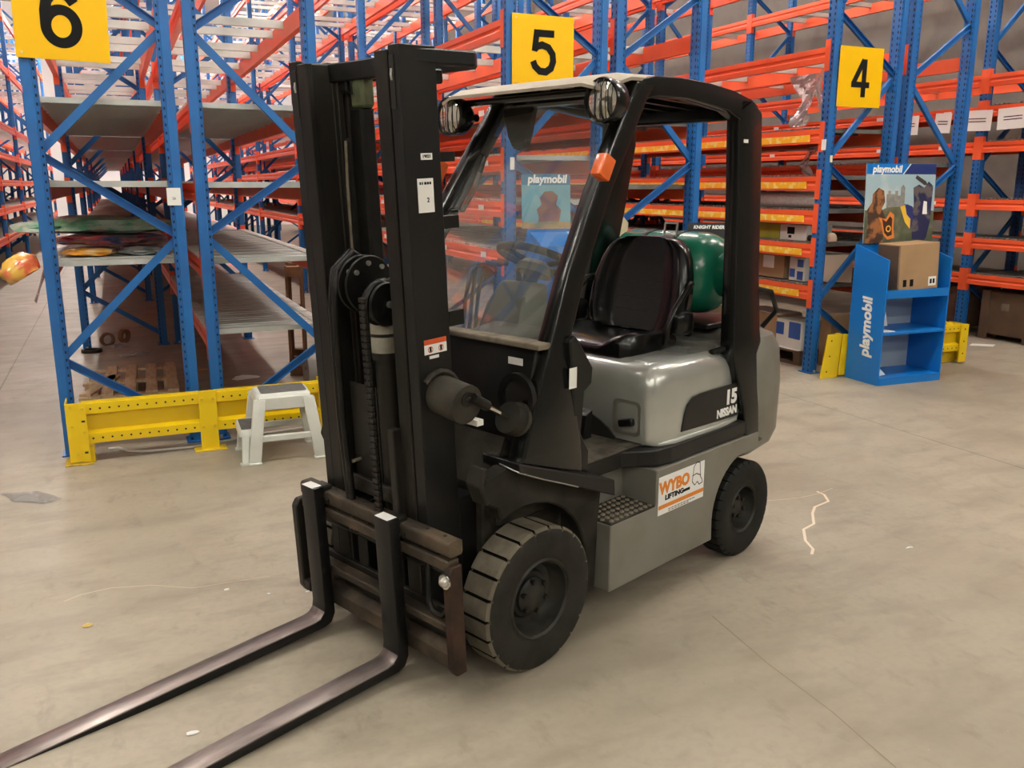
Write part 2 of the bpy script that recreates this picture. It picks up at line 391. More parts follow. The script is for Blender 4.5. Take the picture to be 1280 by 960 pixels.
def beam_mesh(h, ln, outward):
    b = MB().use(M['orange']); s = outward
    P = [(0, 0), (.045, 0), (.045, h * .36), (.034, h * .46), (.034, h * .56), (.045, h * .66), (.045, h), (0, h)]
    b.prism([(s * x, z) for x, z in P], 'y', 0, ln)
    for y0, y1 in ((-.012, .004), (ln - .004, ln + .012)): b.box(min(0, s * .052), max(0, s * .052), y0, y1, -.075, h + .06)
    for y0, y1 in ((-.055, -.012), (ln + .012, ln + .055)): b.box(min(s * .045, s * .052), max(s * .045, s * .052), y0, y1, -.075, h + .06)
    return b.mesh('beam')
BM = {}
def beam(h, ln, s):
    k_ = (h, round(ln, 3), s)
    if k_ not in BM: BM[k_] = beam_mesh(h, ln, s)
    return BM[k_]
PW = .304
DM = {}
def deck_mesh(wd, m, teeth):
    k_ = (round(wd, 3), m.name, teeth)
    if k_ in DM: return DM[k_]
    b = MB().use(m)
    b.box(0, wd, .004, PW - .004, -.004, 0); b.box(0, wd, .004, .007, -.034, -.004); b.box(0, wd, PW - .007, PW - .004, -.034, -.004)
    for j in range(1, 3): b.box(.01, wd - .01, PW * j / 3 - .004, PW * j / 3 + .004, 0, .004)
    if teeth:
        for j in range(5):
            y = .02 + j * (PW - .04) / 5
            b.box(-.055, .02, y, y + .03, -.002, .010); b.box(wd - .02, wd + .055, y, y + .03, -.002, .010)
    DM[k_] = b.mesh('deck_panel'); return DM[k_]
BAYDECK = {}
def baydeck_mesh(wd, m, n):
    k_ = (round(wd, 3), m.name, n)
    if k_ in BAYDECK: return BAYDECK[k_]
    b = MB().use(m)
    for i in range(n): b.box(0, wd, i * PW + .004, (i + 1) * PW - .004, -.034, 0)
    BAYDECK[k_] = b.mesh('deck_panels'); return BAYDECK[k_]
barm = {}
def supbar(wd):
    k_ = round(wd, 3)
    if k_ not in barm:
        b = MB().use(M['bar']); b.box(-.02, wd + .02, 0, .045, -.055, 0); barm[k_] = b.mesh('support_bar')
    return barm[k_]
cardm = MB().use(M['paper']).box(-.004, 0, -.05, .05, -.02, .02).mesh('price_card')
def rack(label, xo, xi, y0=0., nb=7, decks=(), top=(2.88, 4.1, 5.3), deckmat='galv', strips=False, teeth=False, detail=2, bh=.115, bars=(.75, 1.22, 2.0, 2.45, 3.25, 3.7), cards=False):
    """xo: x of the aisle-side posts, xi: of the inner posts"""
    t = empty('pallet_rack', (xo, y0, 0)); s = 1 if xi > xo else -1; W = abs(xi - xo)
    tag(t, label, 'rack', 'blue and orange pallet racks')
    for k_ in range(nb + 1):
        for x, fl in ((0, s < 0), (s * W, s > 0)): link('post', POST, t, (x, k_ * PITCH, 0), (0, 0, math.pi if fl else 0))
        nz = 5
        for j in range(nz):
            z = .11 + 1.27 * j
            link('brace', brace(-s * W, .51), t, (s * W, k_ * PITCH, z))
            if z + 1.27 < HP: link('brace', brace(s * W, .76), t, (0, k_ * PITCH, z + .51))
        for z in (.22, 3.0): pass
    ln = PITCH - .10
    lv = [(z, True) for z in decks] + [(z, False) for z in top]
    for k_ in range(nb):
        yb = k_ * PITCH + .05
        for z, dk in lv:
            h = bh if dk else .125
            # aisle-side beam: its face looks away from the rack
            link('beam', beam(h, ln, -s), t, (s * .01, yb, z - h)); link('beam', beam(h, ln, s), t, (s * (W - .01), yb, z - h))
            x0 = .02; wd = W - .04
            org = (x0 if s > 0 else -x0 - wd)
            if dk:
                n = 13
                if k_ == 0 and detail >= 1:
                    for i in range(n): link('deck_panel', deck_mesh(wd, M[deckmat], teeth), t, (org, yb + .01 + i * PW, z + .006))
                else:
                    o = link('deck_panels', baydeck_mesh(wd, M[deckmat], n), t, (org, yb + .01, z + .006)); o['kind'] = 'stuff'
                if strips and k_ < 2:
                    link('label_strip', STRIP, t, (-s * .036, yb + .12, z - h * .62))
                if cards and k_ < 2:
                    for i in range(4): link('price_card', cardm, t, (-s * .037, yb + .3 + i * .95 + .2 * random.random(), z - .05))
            else:
                for yy in bars: link('support_bar', supbar(wd), t, (org, yb + yy, z + .004))
    return t
STRIP = MB().use(M['label']).box(-.004, 0, 0, 3.7, -.03, .03).mesh('label_strip')
XA = [-1.46, -.70, -.54, .20]
rack('double rack of blue posts far left, aisle side facing the rack under sign 6', -2.89, -3.63, 0, 7, (.8, 1.3, 1.8, 2.3), detail=0)
rack('far left blue rack standing back to back behind the left aisle rack', -4.55, -3.79, 0, 7, (1.3, 2.3), detail=0)
rack('left half of the sign 6 rack, bagged goods on its lowest deck', -1.46, -.70, 0, 7, (1.23, 1.72, 2.22), teeth=True)
rack('right half of the sign 6 rack, four grey decks beside the mast', .20, -.54, 0, 7, (.735, 1.215, 1.715, 2.22), teeth=True)
rack('left half of the double rack under the sign 5, seen through the windscreen', 1.65, 2.41, 0, 7, (1.21, 1.58, 1.92, 2.3), teeth=True, cards=True)
rack('right half of the double rack under the sign 5, seen between seat and roof', 3.31, 2.57, 0, 7, (1.2, 1.7, 2.2), deckmat='grate')
rack('left half of the sign 4 rack, yellow label strips on its shelves', 4.72, 5.46, 0, 7, (.80, 1.18, 1.48, 1.78, 2.19), top=(2.87, 4.1, 5.3), deckmat='grate', strips=True, teeth=True, bh=.125)
rack('right half of the double rack under the sign 4, behind the blue display stand', 6.36, 5.63, 0, 7, (.80, 1.18, 1.48, 1.9), deckmat='grate', teeth=True)
rack('rack at the far right edge with white notices hung on an upper beam', 7.80, 8.55, .9 - PITCH, 7, (.72, 1.12, 1.55, 2.17, 2.55), deckmat='grate', teeth=True, cards=True)
# ------------------------------------------------------------------ forklift (local frame: x forward, y to its left, z up)
FK = empty('forklift', (0, -3.085, 0), R(201.14))
tag(FK, 'silver and black gas forklift with lowered forks standing on the concrete', 'forklift')
TILT = Matrix.Translation((.303, 0, 0)) @ Matrix.Rotation(math.atan(.048), 4, 'Y')   # mast leans forward
def P(mb, name, m, smooth=None, parent=FK, tilt=False):
    if tilt: mb.xf(TILT)
    return mb.obj(name, m, parent, smooth)
# --- wheels
def tyre(cx, cy, rr, wd, out, lugs, rim_r, name, mt, mtread, deep):
    """out=+1: outer face looks to +y; tread cut by cross grooves"""
    b = MB().use(mt); FR = (0., .10, .125, .40, .70, .975); n = lugs * 6; AN = [2 * math.pi * (k_ + f_) / lugs for k_ in range(lugs) for f_ in FR]
    yo = cy + out * wd / 2; yi = cy - out * wd / 2
    def ring(r_, y): return [(cx + r_ * math.cos(a), y, rr - .004 + r_ * math.sin(a)) for a in AN]
    def ring2(rbig, rsmall, y): return [(cx + (rsmall if i % 6 < 2 else rbig) * math.cos(a), y, rr - .004 + (rsmall if i % 6 < 2 else rbig) * math.sin(a)) for i, a in enumerate(AN)]
    s = out; e = wd
    rings = [ring(rim_r, yo - s * .012), ring(rim_r + .012, yo - s * .004), ring(rr * .80, yo), ring(rr * .90, yo - s * .002), ring2(rr - .010, rr - .010 - deep * .5, yo - s * .006)]
    b.loft(rings, cap=False)
    b.use(mtread); b.loft([ring2(rr - .010, rr - .010 - deep * .5, yo - s * .006), ring2(rr, rr - deep, yo - s * .016), ring2(rr, rr - deep, yi + s * .016), ring2(rr - .010, rr - .010 - deep * .5, yi + s * .006)], cap=False)
    b.use(mt); b.loft([ring2(rr - .010, rr - .010 - deep * .5, yi + s * .006), ring(rr * .8, yi), ring(rim_r, yi + s * .01)], cap=False)
    b.use(M['groove']); gi = b.mi
    for f in b.bm.faces:
        if f.material_index == b.mats.index(mtread):
            c_ = f.calc_center_median(); 
            if math.hypot(c_.x - cx, c_.z - rr + .004) < rr - deep * .45 and abs(c_.y - cy) < wd / 2 - .017: f.material_index = gi
    t = b.obj(name, None, FK, 35)
    z0 = rr - .004
    # rim: dished steel disc
    pr = [(rim_r + .002, yo - s * .010), (rim_r - .006, yo - s * .004), (rim_r - .014, yo - s * .012), (rim_r - .020, yo - s * .05), (rim_r - .034, yo - s * .075), (rim_r * .62, yo - s * .080), (rim_r * .56, yo - s * .066), (.0001, yo - s * .066)]
    MB().lathe(pr, 'y', (cx, 0, z0), 40).obj('wheel_rim', M['rim'], t, 35)
    hb = MB().lathe([(rim_r * .46, yo - s * .068), (rim_r * .46, yo - s * .052), (rim_r * .36, yo - s * .04), (.0001, yo - s * .036)], 'y', (cx, 0, z0), 24)
    hb.obj('hub', M['rim'], t, 35)
    for k_ in range(6):
        a = R(60 * k_ + 20); x = cx + rim_r * .39 * math.cos(a); z = z0 + rim_r * .39 * math.sin(a)
        MB().cyl((x, yo - s * .05, z), (x, yo - s * .030, z), .009, 6).obj('wheel_nut', M['mast_worn'], t)
    return t
for s in (1, -1):
    tyre(0, s * .455, .2675, .152, s, 22, .150, 'front_tyre', M['rubber'], M['tread'], .014)
    tyre(-1.397, s * .463, .229, .132, s, 30, .118, 'rear_tyre', M['rubber_dark'], M['rubber_dark'], .010)
MB().cyl((0, -.37, .265), (0, .37, .265), .07, 16).obj('front_axle', M['dusty'], FK, 40)
MB().box(-1.46, -1.33, -.38, .38, .16, .30).bev(.01).obj('rear_axle', M['dusty'], FK)
# --- chassis
def archpts(cx, cz, r, a0, a1, n=10): return [(cx + r * math.cos(R(a0 + (a1 - a0) * i / n)), cz + r * math.sin(R(a0 + (a1 - a0) * i / n))) for i in range(n + 1)]
core = MB().box(-1.12, -.30, -.34, .34, .14, .60); core.box(-.36, .10, -.33, .33, .20, .66)
P(core.bev(.008), 'chassis_core', M['dusty'])
for s in (1, -1):
    # side panel with step cut-out and rear wheel arch
    pts = [(-.395, .148), (-.395, .425), (-.690, .425), (-.690, .578), (-1.50, .578), (-1.50, .50)] + archpts(-1.397, .235, .272, 75, 2, 9) + [(-1.13, .148)]
    P(MB().prism(pts, 'y', s * .335, s * .52).bev(.006, 2), 'side_panel', M['silver_dull'])
    # recess walls behind the step
    P(MB().box(-.69, -.40, s * .335 - .01, s * .335 + .01, .42, .60), 'step_back_wall', M['silver_dull'])
    st = P(MB().box(-.685, -.40, min(s * .345, s * .518), max(s * .345, s * .518), .425, .432), 'step_tread', M['dusty'])
    gm = MB().lathe([(.011, 0), (.008, .006), (.004, .006)], 'z', (0, 0, 0), 8).mesh('grip_stud', M['dust_ledge'])
    for i in range(9):
        for j in range(5): link('grip_stud', gm, st, (-.67 + i * .031 + (.015 if j % 2 else 0), s * (.365 + j * .034), .432))
# dark frame band under the hood, floor plate
for s in (1, -1):
    pts = [(-.30, .36), (-.30, .40), (-.60, .405), (-.66, .44), (-.72, .495), (-.80, .508), (-1.50, .508), (-1.50, .36)]
    P(MB().prism([(x, s * y) for x, y in pts], 'z', .582, .652).bev(.008, 2), 'frame_band', M['charcoal'])
    P(MB().prism([(-1.42, .60), (-1.40, .66), (-1.56, .74), (-1.575, .52), (-1.50, .58)], 'y', s * .40, s * .508).bev(.006), 'frame_corner', M['charcoal'])
fl = MB().box(-.80, -.02, -.40, .40, .625, .655); P(fl, 'floor_plate', M['floormat'])
for i in range(10):
    for j in range(6): pass
# --- hood / engine cover: lofted rounded box, front arch
def hood_ring(x, w0, w1, zb, zt, r):
    pts = []
    def cornr(cy, cz, a0, a1, n=5): return [(cy + r * math.cos(R(a0 + (a1 - a0) * i / n)), cz + r * math.sin(R(a0 + (a1 - a0) * i / n))) for i in range(n + 1)]
    pts += [(w0, zb), (w0 + .004, zb + .02)]
    pts += cornr(w1 - r, zt - r, 0, 90); c = cornr(w1 - r, zt - r, 90, 0); pts += [(-y, z) for y, z in c]
    pts += [(-w0 - .004, zb + .02), (-w0, zb)]
    return [(x, y, z) for y, z in pts]
hd = MB()
st_ = [(-.722, .405, .40, .672, .90, .09), (-.728, .43, .425, .660, .935, .09), (-.745, .452, .445, .656, .962, .09), (-.775, .468, .458, .654, .980, .085), (-.83, .476, .465, .652, .988, .08), (-1.0, .478, .468, .650, .990, .075), (-1.20, .478, .468, .648, .988, .075), (-1.29, .476, .464, .648, .975, .085), (-1.34, .472, .458, .650, .945, .10), (-1.365, .468, .45, .652, .90, .11), (-1.375, .46, .44, .66, .86, .11)]
hd.loft([hood_ring(*a) for a in st_])
HOOD = P(hd, 'hood', M['silver'], 40)
# lower trim lip, front arch opening, decal, latch
for s in (1, -1):
    P(MB().tube([(-.74, s * .40, .662), (-.775, s * .46, .660), (-.85, s * .481, .658), (-1.2, s * .482, .656), (-1.34, s * .476, .66), (-1.376, s * .46, .70), (-1.378, s * .455, .80)], .014, 8), 'hood_lip', M['silver'], 60, HOOD)
ar = MB().prism([(.30 * math.cos(R(a)), .60 + .165 * math.sin(R(a))) for a in range(0, 181, 12)], 'x', -.714, -.7245)
P(ar, 'arch_opening', M['hole'], None, HOOD)
d = .0015
dec = [(-.905, .690), (-.925, .76), (-.945, .800), (-.985, .826), (-1.04, .834), (-1.345, .834), (-1.355, .68), (-1.2, .682)]
for s in (1, -1):
    P(MB().prism(dec, 'y', s * .4785, s * .4835), 'side_decal', M['charcoal'], None, HOOD)
    fm = frame_m((-1.292 if s > 0 else -1.0, s * .484, .775), (-s, 0, 0), (0, 0, 1))
    text('15', .088, M['white'], HOOD, fm, 'lettering', bold=.0048, sx=1.12)
    fm = frame_m((-1.262 if s > 0 else -1.03, s * .484, .712), (-s, 0, 0), (0, 0, 1))
    text('NISSAN', .050, M['white'], HOOD, fm, 'lettering', bold=.0026, sx=1.0, space=.98)
lp = MB().prism(rrect(.262, .405, .685, .835, .025), 'x', -.724, -.7195); P(lp, 'latch_recess', M['silver_dull'], None, HOOD)
P(MB().bar((-.705, .31, .735), (-.705, .38, .752), .03, .032).bev(.008, 2), 'hood_latch', M['vinyl_matt'], 40, HOOD)
P(MB().prism(rrect(.285, .39, .70, .82, .02), 'x', -.722, -.7180), 'latch_plate', M['silver'], None, HOOD)
# --- counterweight
cw = MB()
for_r = []
def cwring(z, x0, x1, wy, r):
    return [(x, y, z) for x, y in rrect(x1, x0, -wy, wy, r, 6)]
cw.loft([cwring(.44, -1.42, -1.66, .44, .10), cwring(.50, -1.40, -1.74, .505, .14), cwring(.56, -1.40, -1.77, .522, .15), cwring(.80, -1.40, -1.78, .522, .15), cwring(.95, -1.40, -1.765, .515, .15), cwring(1.02, -1.42, -1.735, .49, .14), cwring(1.04, -1.45, -1.70, .44, .12)])
P(cw, 'counterweight', M['silver_dull'], 40)
P(MB().box(-1.74, -1.30, -.40, .40, .96, 1.0).bev(.01), 'rear_deck', M['silver_dull'])
# --- front fenders and cowl
for s in (1, -1):
    top = [(.10, .785), (-.02, .745), (-.42, .60), (-.42, .555), (-.02, .70), (.10, .745)]
    y0, y1 = sorted((s * .33, s * .515))
    P(MB().prism([(.105, .79), (-.42, .605), (-.425, .540), (-.06, .688), (.10, .752)], 'y', y0, y1).bev(.004), 'running_plate', M['charcoal'])
    P(MB().tube([(.105, s * .42, .770), (.104, s * .514, .758), (-.02, s * .517, .705), (-.12, s * .517, .666), (-.20, s * .517, .633)], .0028, 5), 'worn_edge', M['bolt'], 60)
    sk = [(.10, .764), (.20, .74), (.225, .70), (.20, .655), (.14, .620)] + archpts(0, .262, .335, 68, 186, 12) + [(-.335, .145), (-.39, .145), (-.405, .44), (-.42, .575)]
    P(MB().prism(sk, 'y', s * .395, s * .452).bev(.006), 'front_fender', M['fender'])
    # narrow bent lip of the fender front
    P(MB().prism([(.225, .79), (.245, .73), (.215, .655), (.20, .66), (.225, .73), (.205, .785)], 'y', s * .40, s * .47).bev(.004), 'fender_lip', M['fender'])
    P(MB().box(-.20, .055, min(s * .31, s * .36), max(s * .31, s * .36), .50, .78).bev(.01), 'wheel_well', M['dusty'])
    P(MB().box(-.39, -.345, min(s * .34, s * .44), max(s * .34, s * .44), .145, .56), 'wheel_well_back', M['dusty'])
P(MB().prism([(-.06, 1.155), (-.045, 1.10), (.005, .90), (.02, .82), (-.03, .80), (-.10, 1.10)], 'y', -.44, .44).bev(.006), 'cowl_panel', M['charcoal'])
P(MB().prism([(.02, .835), (.035, .80), (.10, .66), (.06, .64), (-.02, .80)], 'y', -.36, .36), 'cowl_lower', M['dusty'])
lg = MB().box(-.115, -.035, -.44, .47, 1.150, 1.172).bev(.006, 2); P(lg, 'cowl_ledge', M['dust_ledge'])
P(MB().box(-.03, -.028, .33, .40, 1.09, 1.115).xf(Matrix.Rotation(R(0), 4, 'Y')), 'small_label', M['paper'])
P(MB().lathe([(.085, .0), (.085, .02), (.062, .02), (.062, -.01)], 'x', (-.012, .40, .985), 24), 'hose_port', M['charcoal'], 40)
P(MB().lathe([(.0625, 0), (.0625, .004), (.001, .004)], 'x', (-.010, .40, .985), 20), 'port_hole', M['hole'])
# --- overhead guard
def lin(a, b, t): return a + (b - a) * t
GT = .385   # half width at the roof
for s in (1, -1):
    # front pillar: gusset foot, then a straight section leaning back and inward
    def pill(zs):
        rings = []
        for z, xf_, xr, yo, th in zs: rings.append([(xf_, s * (yo - th), z), (xf_, s * yo, z), (xr, s * yo, z), (xr, s * (yo - th), z)])
        return rings
    fp = MB().loft([[(.085, s * .425, .778), (.085, s * .50, .778), (-.25, s * .50, .672), (-.25, s * .425, .672)]] + pill([(.80, .066, -.235, .50, .075), (.95, .006, -.215, .492, .075), (1.08, -.048, -.195, .482, .072), (1.14, -.078, -.19, .476, .07), (1.4, -.205, -.315, .446, .062), (1.69, -.385, -.495, .414, .06), (2.02, -.612, -.725, .388, .06), (2.085, -.655, -.79, .385, .06)]))
    P(fp.bev(.012, 2), 'front_pillar', M['guard'], 40)
    P(MB().prism([(-.17, 1.17), (-.20, 1.19), (-.255, 1.12), (-.30, 1.06), (-.295, 1.0), (-.255, .975), (-.24, .82), (-.285, .75), (-.285, .665), (-.20, .695), (-.19, 1.0)], 'y', s * .455, s * .495).bev(.006), 'pillar_bracket', M['charcoal'])
    rp = MB().loft(pill([(.52, -1.40, -1.575, .515, .09), (.70, -1.375, -1.57, .51, .09), (.95, -1.29, -1.535, .495, .085), (1.05, -1.295, -1.52, .485, .08), (1.3, -1.33, -1.535, .455, .075), (1.64, -1.375, -1.58, .415, .07), (1.90, -1.40, -1.605, .388, .07), (2.02, -1.40, -1.60, .385, .07), (2.075, -1.40, -1.50, .385, .07)]))
    P(rp.bev(.014, 2), 'rear_pillar', M['guard'], 40)
    # curved roof side rail
    T = [(-.655, 2.085), (-.78, 2.112), (-.95, 2.120), (-1.15, 2.115), (-1.35, 2.098), (-1.50, 2.070), (-1.56, 2.045)]
    B_ = [(-1.47, 1.93), (-1.43, 1.97), (-1.30, 2.012), (-1.0, 2.040), (-.80, 2.036), (-.66, 2.010)]
    P(MB().prism(T + B_, 'y', s * (GT - .06), s * GT).bev(.008, 2), 'roof_rail', M['guard'], 40)
P(MB().box(-.80, -.72, -.34, .34, 2.03, 2.09).bev(.01), 'roof_crossbar', M['guard'])
P(MB().box(-1.52, -1.44, -.34, .34, 1.985, 2.05).bev(.01), 'roof_crossbar', M['guard'])
for i in range(5): P(MB().bar((-1.46, -.26 + .13 * i, 2.055), (-.76, -.26 + .13 * i, 2.078), .03, .045), 'roof_bar', M['guard'])
# dusty rain cover on the roof with a front visor
cv = MB()
XS = [(-.40, 2.060), (-.46, 2.088), (-.60, 2.112), (-.80, 2.124), (-.97, 2.130), (-1.2, 2.125), (-1.4, 2.106), (-1.55, 2.07), (-1.59, 2.03)]
v0 = []
YS = [-.43, -.38, -.15, .1, .33, .40]
for x, z in XS:
    row = []
    for y in YS:
        e = abs(y) > .39
        row.append((x + (-.06 if y > .38 and x > -.5 else 0), y if x > -.7 else y * .91, z - (.02 if e else 0)))
    v0.append(row)
def sheetgrid(b, G, th=.004):
    up = [[b.bm.verts.new(p) for p in r_] for r_ in G]; dn = [[b.bm.verts.new((p[0], p[1], p[2] - th)) for p in r_] for r_ in G]
    n, m_ = len(G), len(G[0])
    for i in range(n - 1):
        for j in range(m_ - 1):
            b._face([up[i][j], up[i][j + 1], up[i + 1][j + 1], up[i + 1][j]]); b._face([dn[i][j], dn[i + 1][j], dn[i + 1][j + 1], dn[i][j + 1]])
    for i in range(n - 1):
        b._face([up[i][0], up[i + 1][0], dn[i + 1][0], dn[i][0]]); b._face([up[i][-1], dn[i][-1], dn[i + 1][-1], up[i + 1][-1]])
    for j in range(m_ - 1):
        b._face([up[0][j], dn[0][j], dn[0][j + 1], up[0][j + 1]]); b._face([up[-1][j], up[-1][j + 1], dn[-1][j + 1], dn[-1][j]])
    return b
P(sheetgrid(cv, v0, .012), 'rain_cover', M['roof'], 50)
P(MB().cyl((-.47, -.38, 2.035), (-.47, .34, 2.035), .013, 8), 'lamp_rail', M['guard'], 40)
# windscreen sheet following the front pillars
def pilx(z): return -.095 + (z - 1.15) * (-.57 / .90)
G = [[(pilx(z) + .012 * math.sin(math.pi * (y + .36) / .72), y * (1 - .10 * (z - 1.15)), z) for y in (-.42, -.28, -.14, 0, .14, .28, .42)] for z in (1.165, 1.3, 1.45, 1.6, 1.75, 1.9, 2.03)]
ws = MB()
for i in range(len(G) - 1):
    for j in range(6): ws._face([ws.bm.verts.new(p) for p in (G[i][j], G[i][j + 1], G[i + 1][j + 1], G[i + 1][j])])
P(ws, 'windscreen', M['glass'], 60)
# grab handle on the far pillar
P(MB().tube([(-.46, -.34, 1.80), (-.50, -.31, 1.84), (-.52, -.30, 1.82), (-.47, -.30, 1.70), (-.40, -.31, 1.60), (-.36, -.34, 1.60)], .011, 8), 'grab_handle', M['guard'], 60)
P(MB().tube([(-.33, -.375, 1.50), (-.47, -.36, 1.72), (-.53, -.35, 1.84)], .010, 6), 'wiper_arm', M['guard'], 60)
# head lamps with wire guard
for s, x, y, z in ((1, -.455, .385, 2.0), (-1, -.43, -.415, 1.985)):
    L_ = MB().lathe([(.078, .0), (.080, -.02), (.074, -.06), (.05, -.095), (.02, -.10), (.0001, -.10)], 'x', (x, y, z), 28).obj('head_lamp', M['guard'], FK, 40)
    MB().lathe([(.079, -.002), (.082, .004), (.078, .012), (.070, .010), (.070, 0)], 'x', (x, y, z), 28).obj('lamp_ring', M['guard'], L_, 40)
    MB().lathe([(.070, .002), (.05, .010), (.0001, .014)], 'x', (x, y, z), 28).obj('lamp_lens', M['lampglass'], L_, 40)
    for dy in (-.045, -.015, .015, .045):
        h = math.sqrt(.076 ** 2 - dy * dy)
        MB().tube([(x + .008, y + dy, z - h), (x + .026, y + dy, z - h * .6), (x + .028, y + dy, z + h * .6), (x + .008, y + dy, z + h)], .0025, 5).obj('guard_wire', M['guard'], L_)
    MB().bar((x - .05, y, z), (x - .10, y + s * .01, z + .03), .03, .03).obj('lamp_bracket', M['guard'], L_)
    MB().cyl((x - .05, y - s * .07, z - .01), (x - .05, y - s * .11, z - .01), .016, 10).obj('lamp_knob', M['guard'], L_, 40)
for s in (1, -1):
    o = MB().box(-.03, .03, -.025, .025, -.042, .042).bev(.006, 2).xf(Matrix.Translation((-.385, s * .45, 1.765)) @ Matrix.Rotation(R(-28), 4, 'Y')).obj('turn_signal', M['amber'], FK, 40)
# rear view mirror hanging under the roof
P(MB().prism([(-.30, 2.02), (-.12, 2.02), (-.15, 1.90), (-.17, 1.855), (-.205, 1.845), (-.24, 1.86), (-.265, 1.90)], 'x', -.66, -.62).bev(.006), 'mirror', M['vinyl_matt'])
# --- driver's place
P(MB().prism([(-.12, 1.02), (-.10, 1.165), (-.26, 1.19), (-.34, 1.10), (-.36, .98), (-.30, .80), (-.14, .80)], 'y', .02, .34).bev(.02, 2), 'dash_tray', M['dashgreen'], 40)
P(MB().loft([[(-.18, -.13, .66), (-.18, .13, .66), (-.50, .13, .66), (-.50, -.13, .66)], [(-.24, -.13, 1.0), (-.24, .13, 1.0), (-.46, .12, 1.0), (-.46, -.12, 1.0)], [(-.33, -.10, 1.24), (-.33, .10, 1.24), (-.50, .09, 1.22), (-.50, -.09, 1.22)], [(-.39, -.075, 1.33), (-.39, .075, 1.33), (-.52, .07, 1.31), (-.52, -.07, 1.31)]]).bev(.015, 2), 'steering_column', M['dashgreen'], 40)
SWM = Matrix.Translation((-.535, 0, 1.405)) @ Matrix.Rotation(R(-24), 4, 'Y')
rim_ = [(.165 * math.cos(2 * math.pi * i / 36), .165 * math.sin(2 * math.pi * i / 36), 0) for i in range(36)]
SW = MB().tube(rim_, .016, 8, closed=True).xf(SWM).obj('steering_wheel', M['vinyl_matt'], FK, 60)
MB().lathe([(.075, -.05), (.08, -.02), (.06, .0), (.0001, .006)], 'z', (0, 0, -.015), 20).xf(SWM).obj('wheel_hub', M['dashgreen'], SW, 40)
for a in (90, 210, 330): MB().tube([(.05 * math.cos(R(a)), .05 * math.sin(R(a)), -.02), (.155 * math.cos(R(a)), .155 * math.sin(R(a)), -.002)], .012, 6).xf(SWM).obj('wheel_spoke', M['vinyl_matt'], SW, 60)
MB().cyl((0, 0, -.05), (0.02, 0, -.14), .03, 12).xf(SWM).obj('wheel_shaft', M['vinyl_matt'], SW, 40)
for i in range(3):
    x = -.33 - .055 * i
    lv_ = MB().tube([(x - .01, -.27 - .02 * i, 1.0), (x - .045, -.27 - .02 * i, 1.24), (x - .07, -.265 - .02 * i, 1.355), (x - .09, -.255 - .02 * i, 1.375), (x - .14, -.23 - .02 * i, 1.378)], .0085, 8).obj('hydraulic_lever', M['dust_ledge'], FK, 60)
    MB().cyl((x - .13, -.235 - .02 * i, 1.378), (x - .17, -.215 - .02 * i, 1.372), .016, 10).obj('lever_knob', M['vinyl_matt'], lv_, 40)
P(MB().box(-.50, -.26, -.36, -.20, .66, 1.02).bev(.015), 'lever_console', M['dusty'])
P(MB().prism([(-.60, .66), (-.62, .76), (-.66, .78), (-.655, .66)], 'y', .10, .20), 'pedal', M['vinyl_matt'])
# seat: base, cushion, curved backrest, hip restraints
P(MB().box(-1.24, -.80, -.22, .22, .985, 1.03).bev(.01), 'seat_base', M['vinyl_matt'])
cu = []
for x, hw, zt, zb in ((-.795, .19, 1.035, 1.0), (-.80, .225, 1.062, .985), (-.85, .25, 1.085, .98), (-.95, .255, 1.085, .98), (-1.08, .25, 1.072, .985), (-1.2, .235, 1.065, .99), (-1.25, .20, 1.06, 1.0)):
    r = .02
    ring = []
    for y, z in ((-hw, zb), (-hw, zt - .012), (-hw + .018, zt), (-hw + .055, zt - .004), (-hw + .09, zt - .028), (hw - .09, zt - .028), (hw - .055, zt - .004), (hw - .018, zt), (hw, zt - .012), (hw, zb)): ring.append((x, y, z))
    cu.append(ring)
CUS = P(MB().loft(cu), 'seat_cushion', M['vinyl'], 55)
# backrest
bk = []
for z, hw, xc, th in ((1.045, .205, -1.195, .09), (1.07, .250, -1.20, .105), (1.13, .270, -1.212, .11), (1.22, .270, -1.232, .11), (1.30, .258, -1.252, .105), (1.37, .238, -1.272, .10), (1.42, .212, -1.288, .09), (1.452, .172, -1.298, .075), (1.468, .11, -1.305, .05)):
    ring = []
    for k_ in range(18):
        t = k_ / 17 * 2 - 1
        y = hw * math.sin(t * math.pi / 2 * .98) ; edge = abs(y) / hw
        bol = .040 * max(0, min(1, (abs(y) - hw * .58) / (hw * .25))) * (1 - max(0, (edge - .92)) * 6)
        ring.append((xc + bol, y, z))
    for k_ in range(12):
        t = 1 - k_ / 11 * 2; ring.append((xc - th * (1 - .55 * abs(t) ** 3), hw * .985 * t, z))
    bk.append(ring)
BACK = P(MB().loft(bk), 'backrest', M['vinyl'], 60)
for z in (1.13, 1.19, 1.26): MB().tube([(-1.198 - (z - 1.06) * .23, -.12, z), (-1.198 - (z - 1.06) * .23, .12, z)], .003, 5).obj('seam', M['vinyl_matt'], BACK)
for s in (1, -1):
    P(MB().tube([(-1.25, s * .275, 1.27), (-1.20, s * .295, 1.262), (-1.09, s * .30, 1.17), (-1.05, s * .295, 1.10), (-1.045, s * .285, 1.02)], .015, 8), 'hip_restraint', M['vinyl'], 60)
    P(MB().box(-1.19, -1.07, s * .305 - .045, s * .305 + .045, 1.055, 1.165).bev(.03, 3), 'belt_reel', M['vinyl'], 50)
P(MB().bar((-1.28, .44, .992), (-1.19, .43, .985), .03, .02).bev(.005), 'hood_hinge', M['vinyl_matt'])
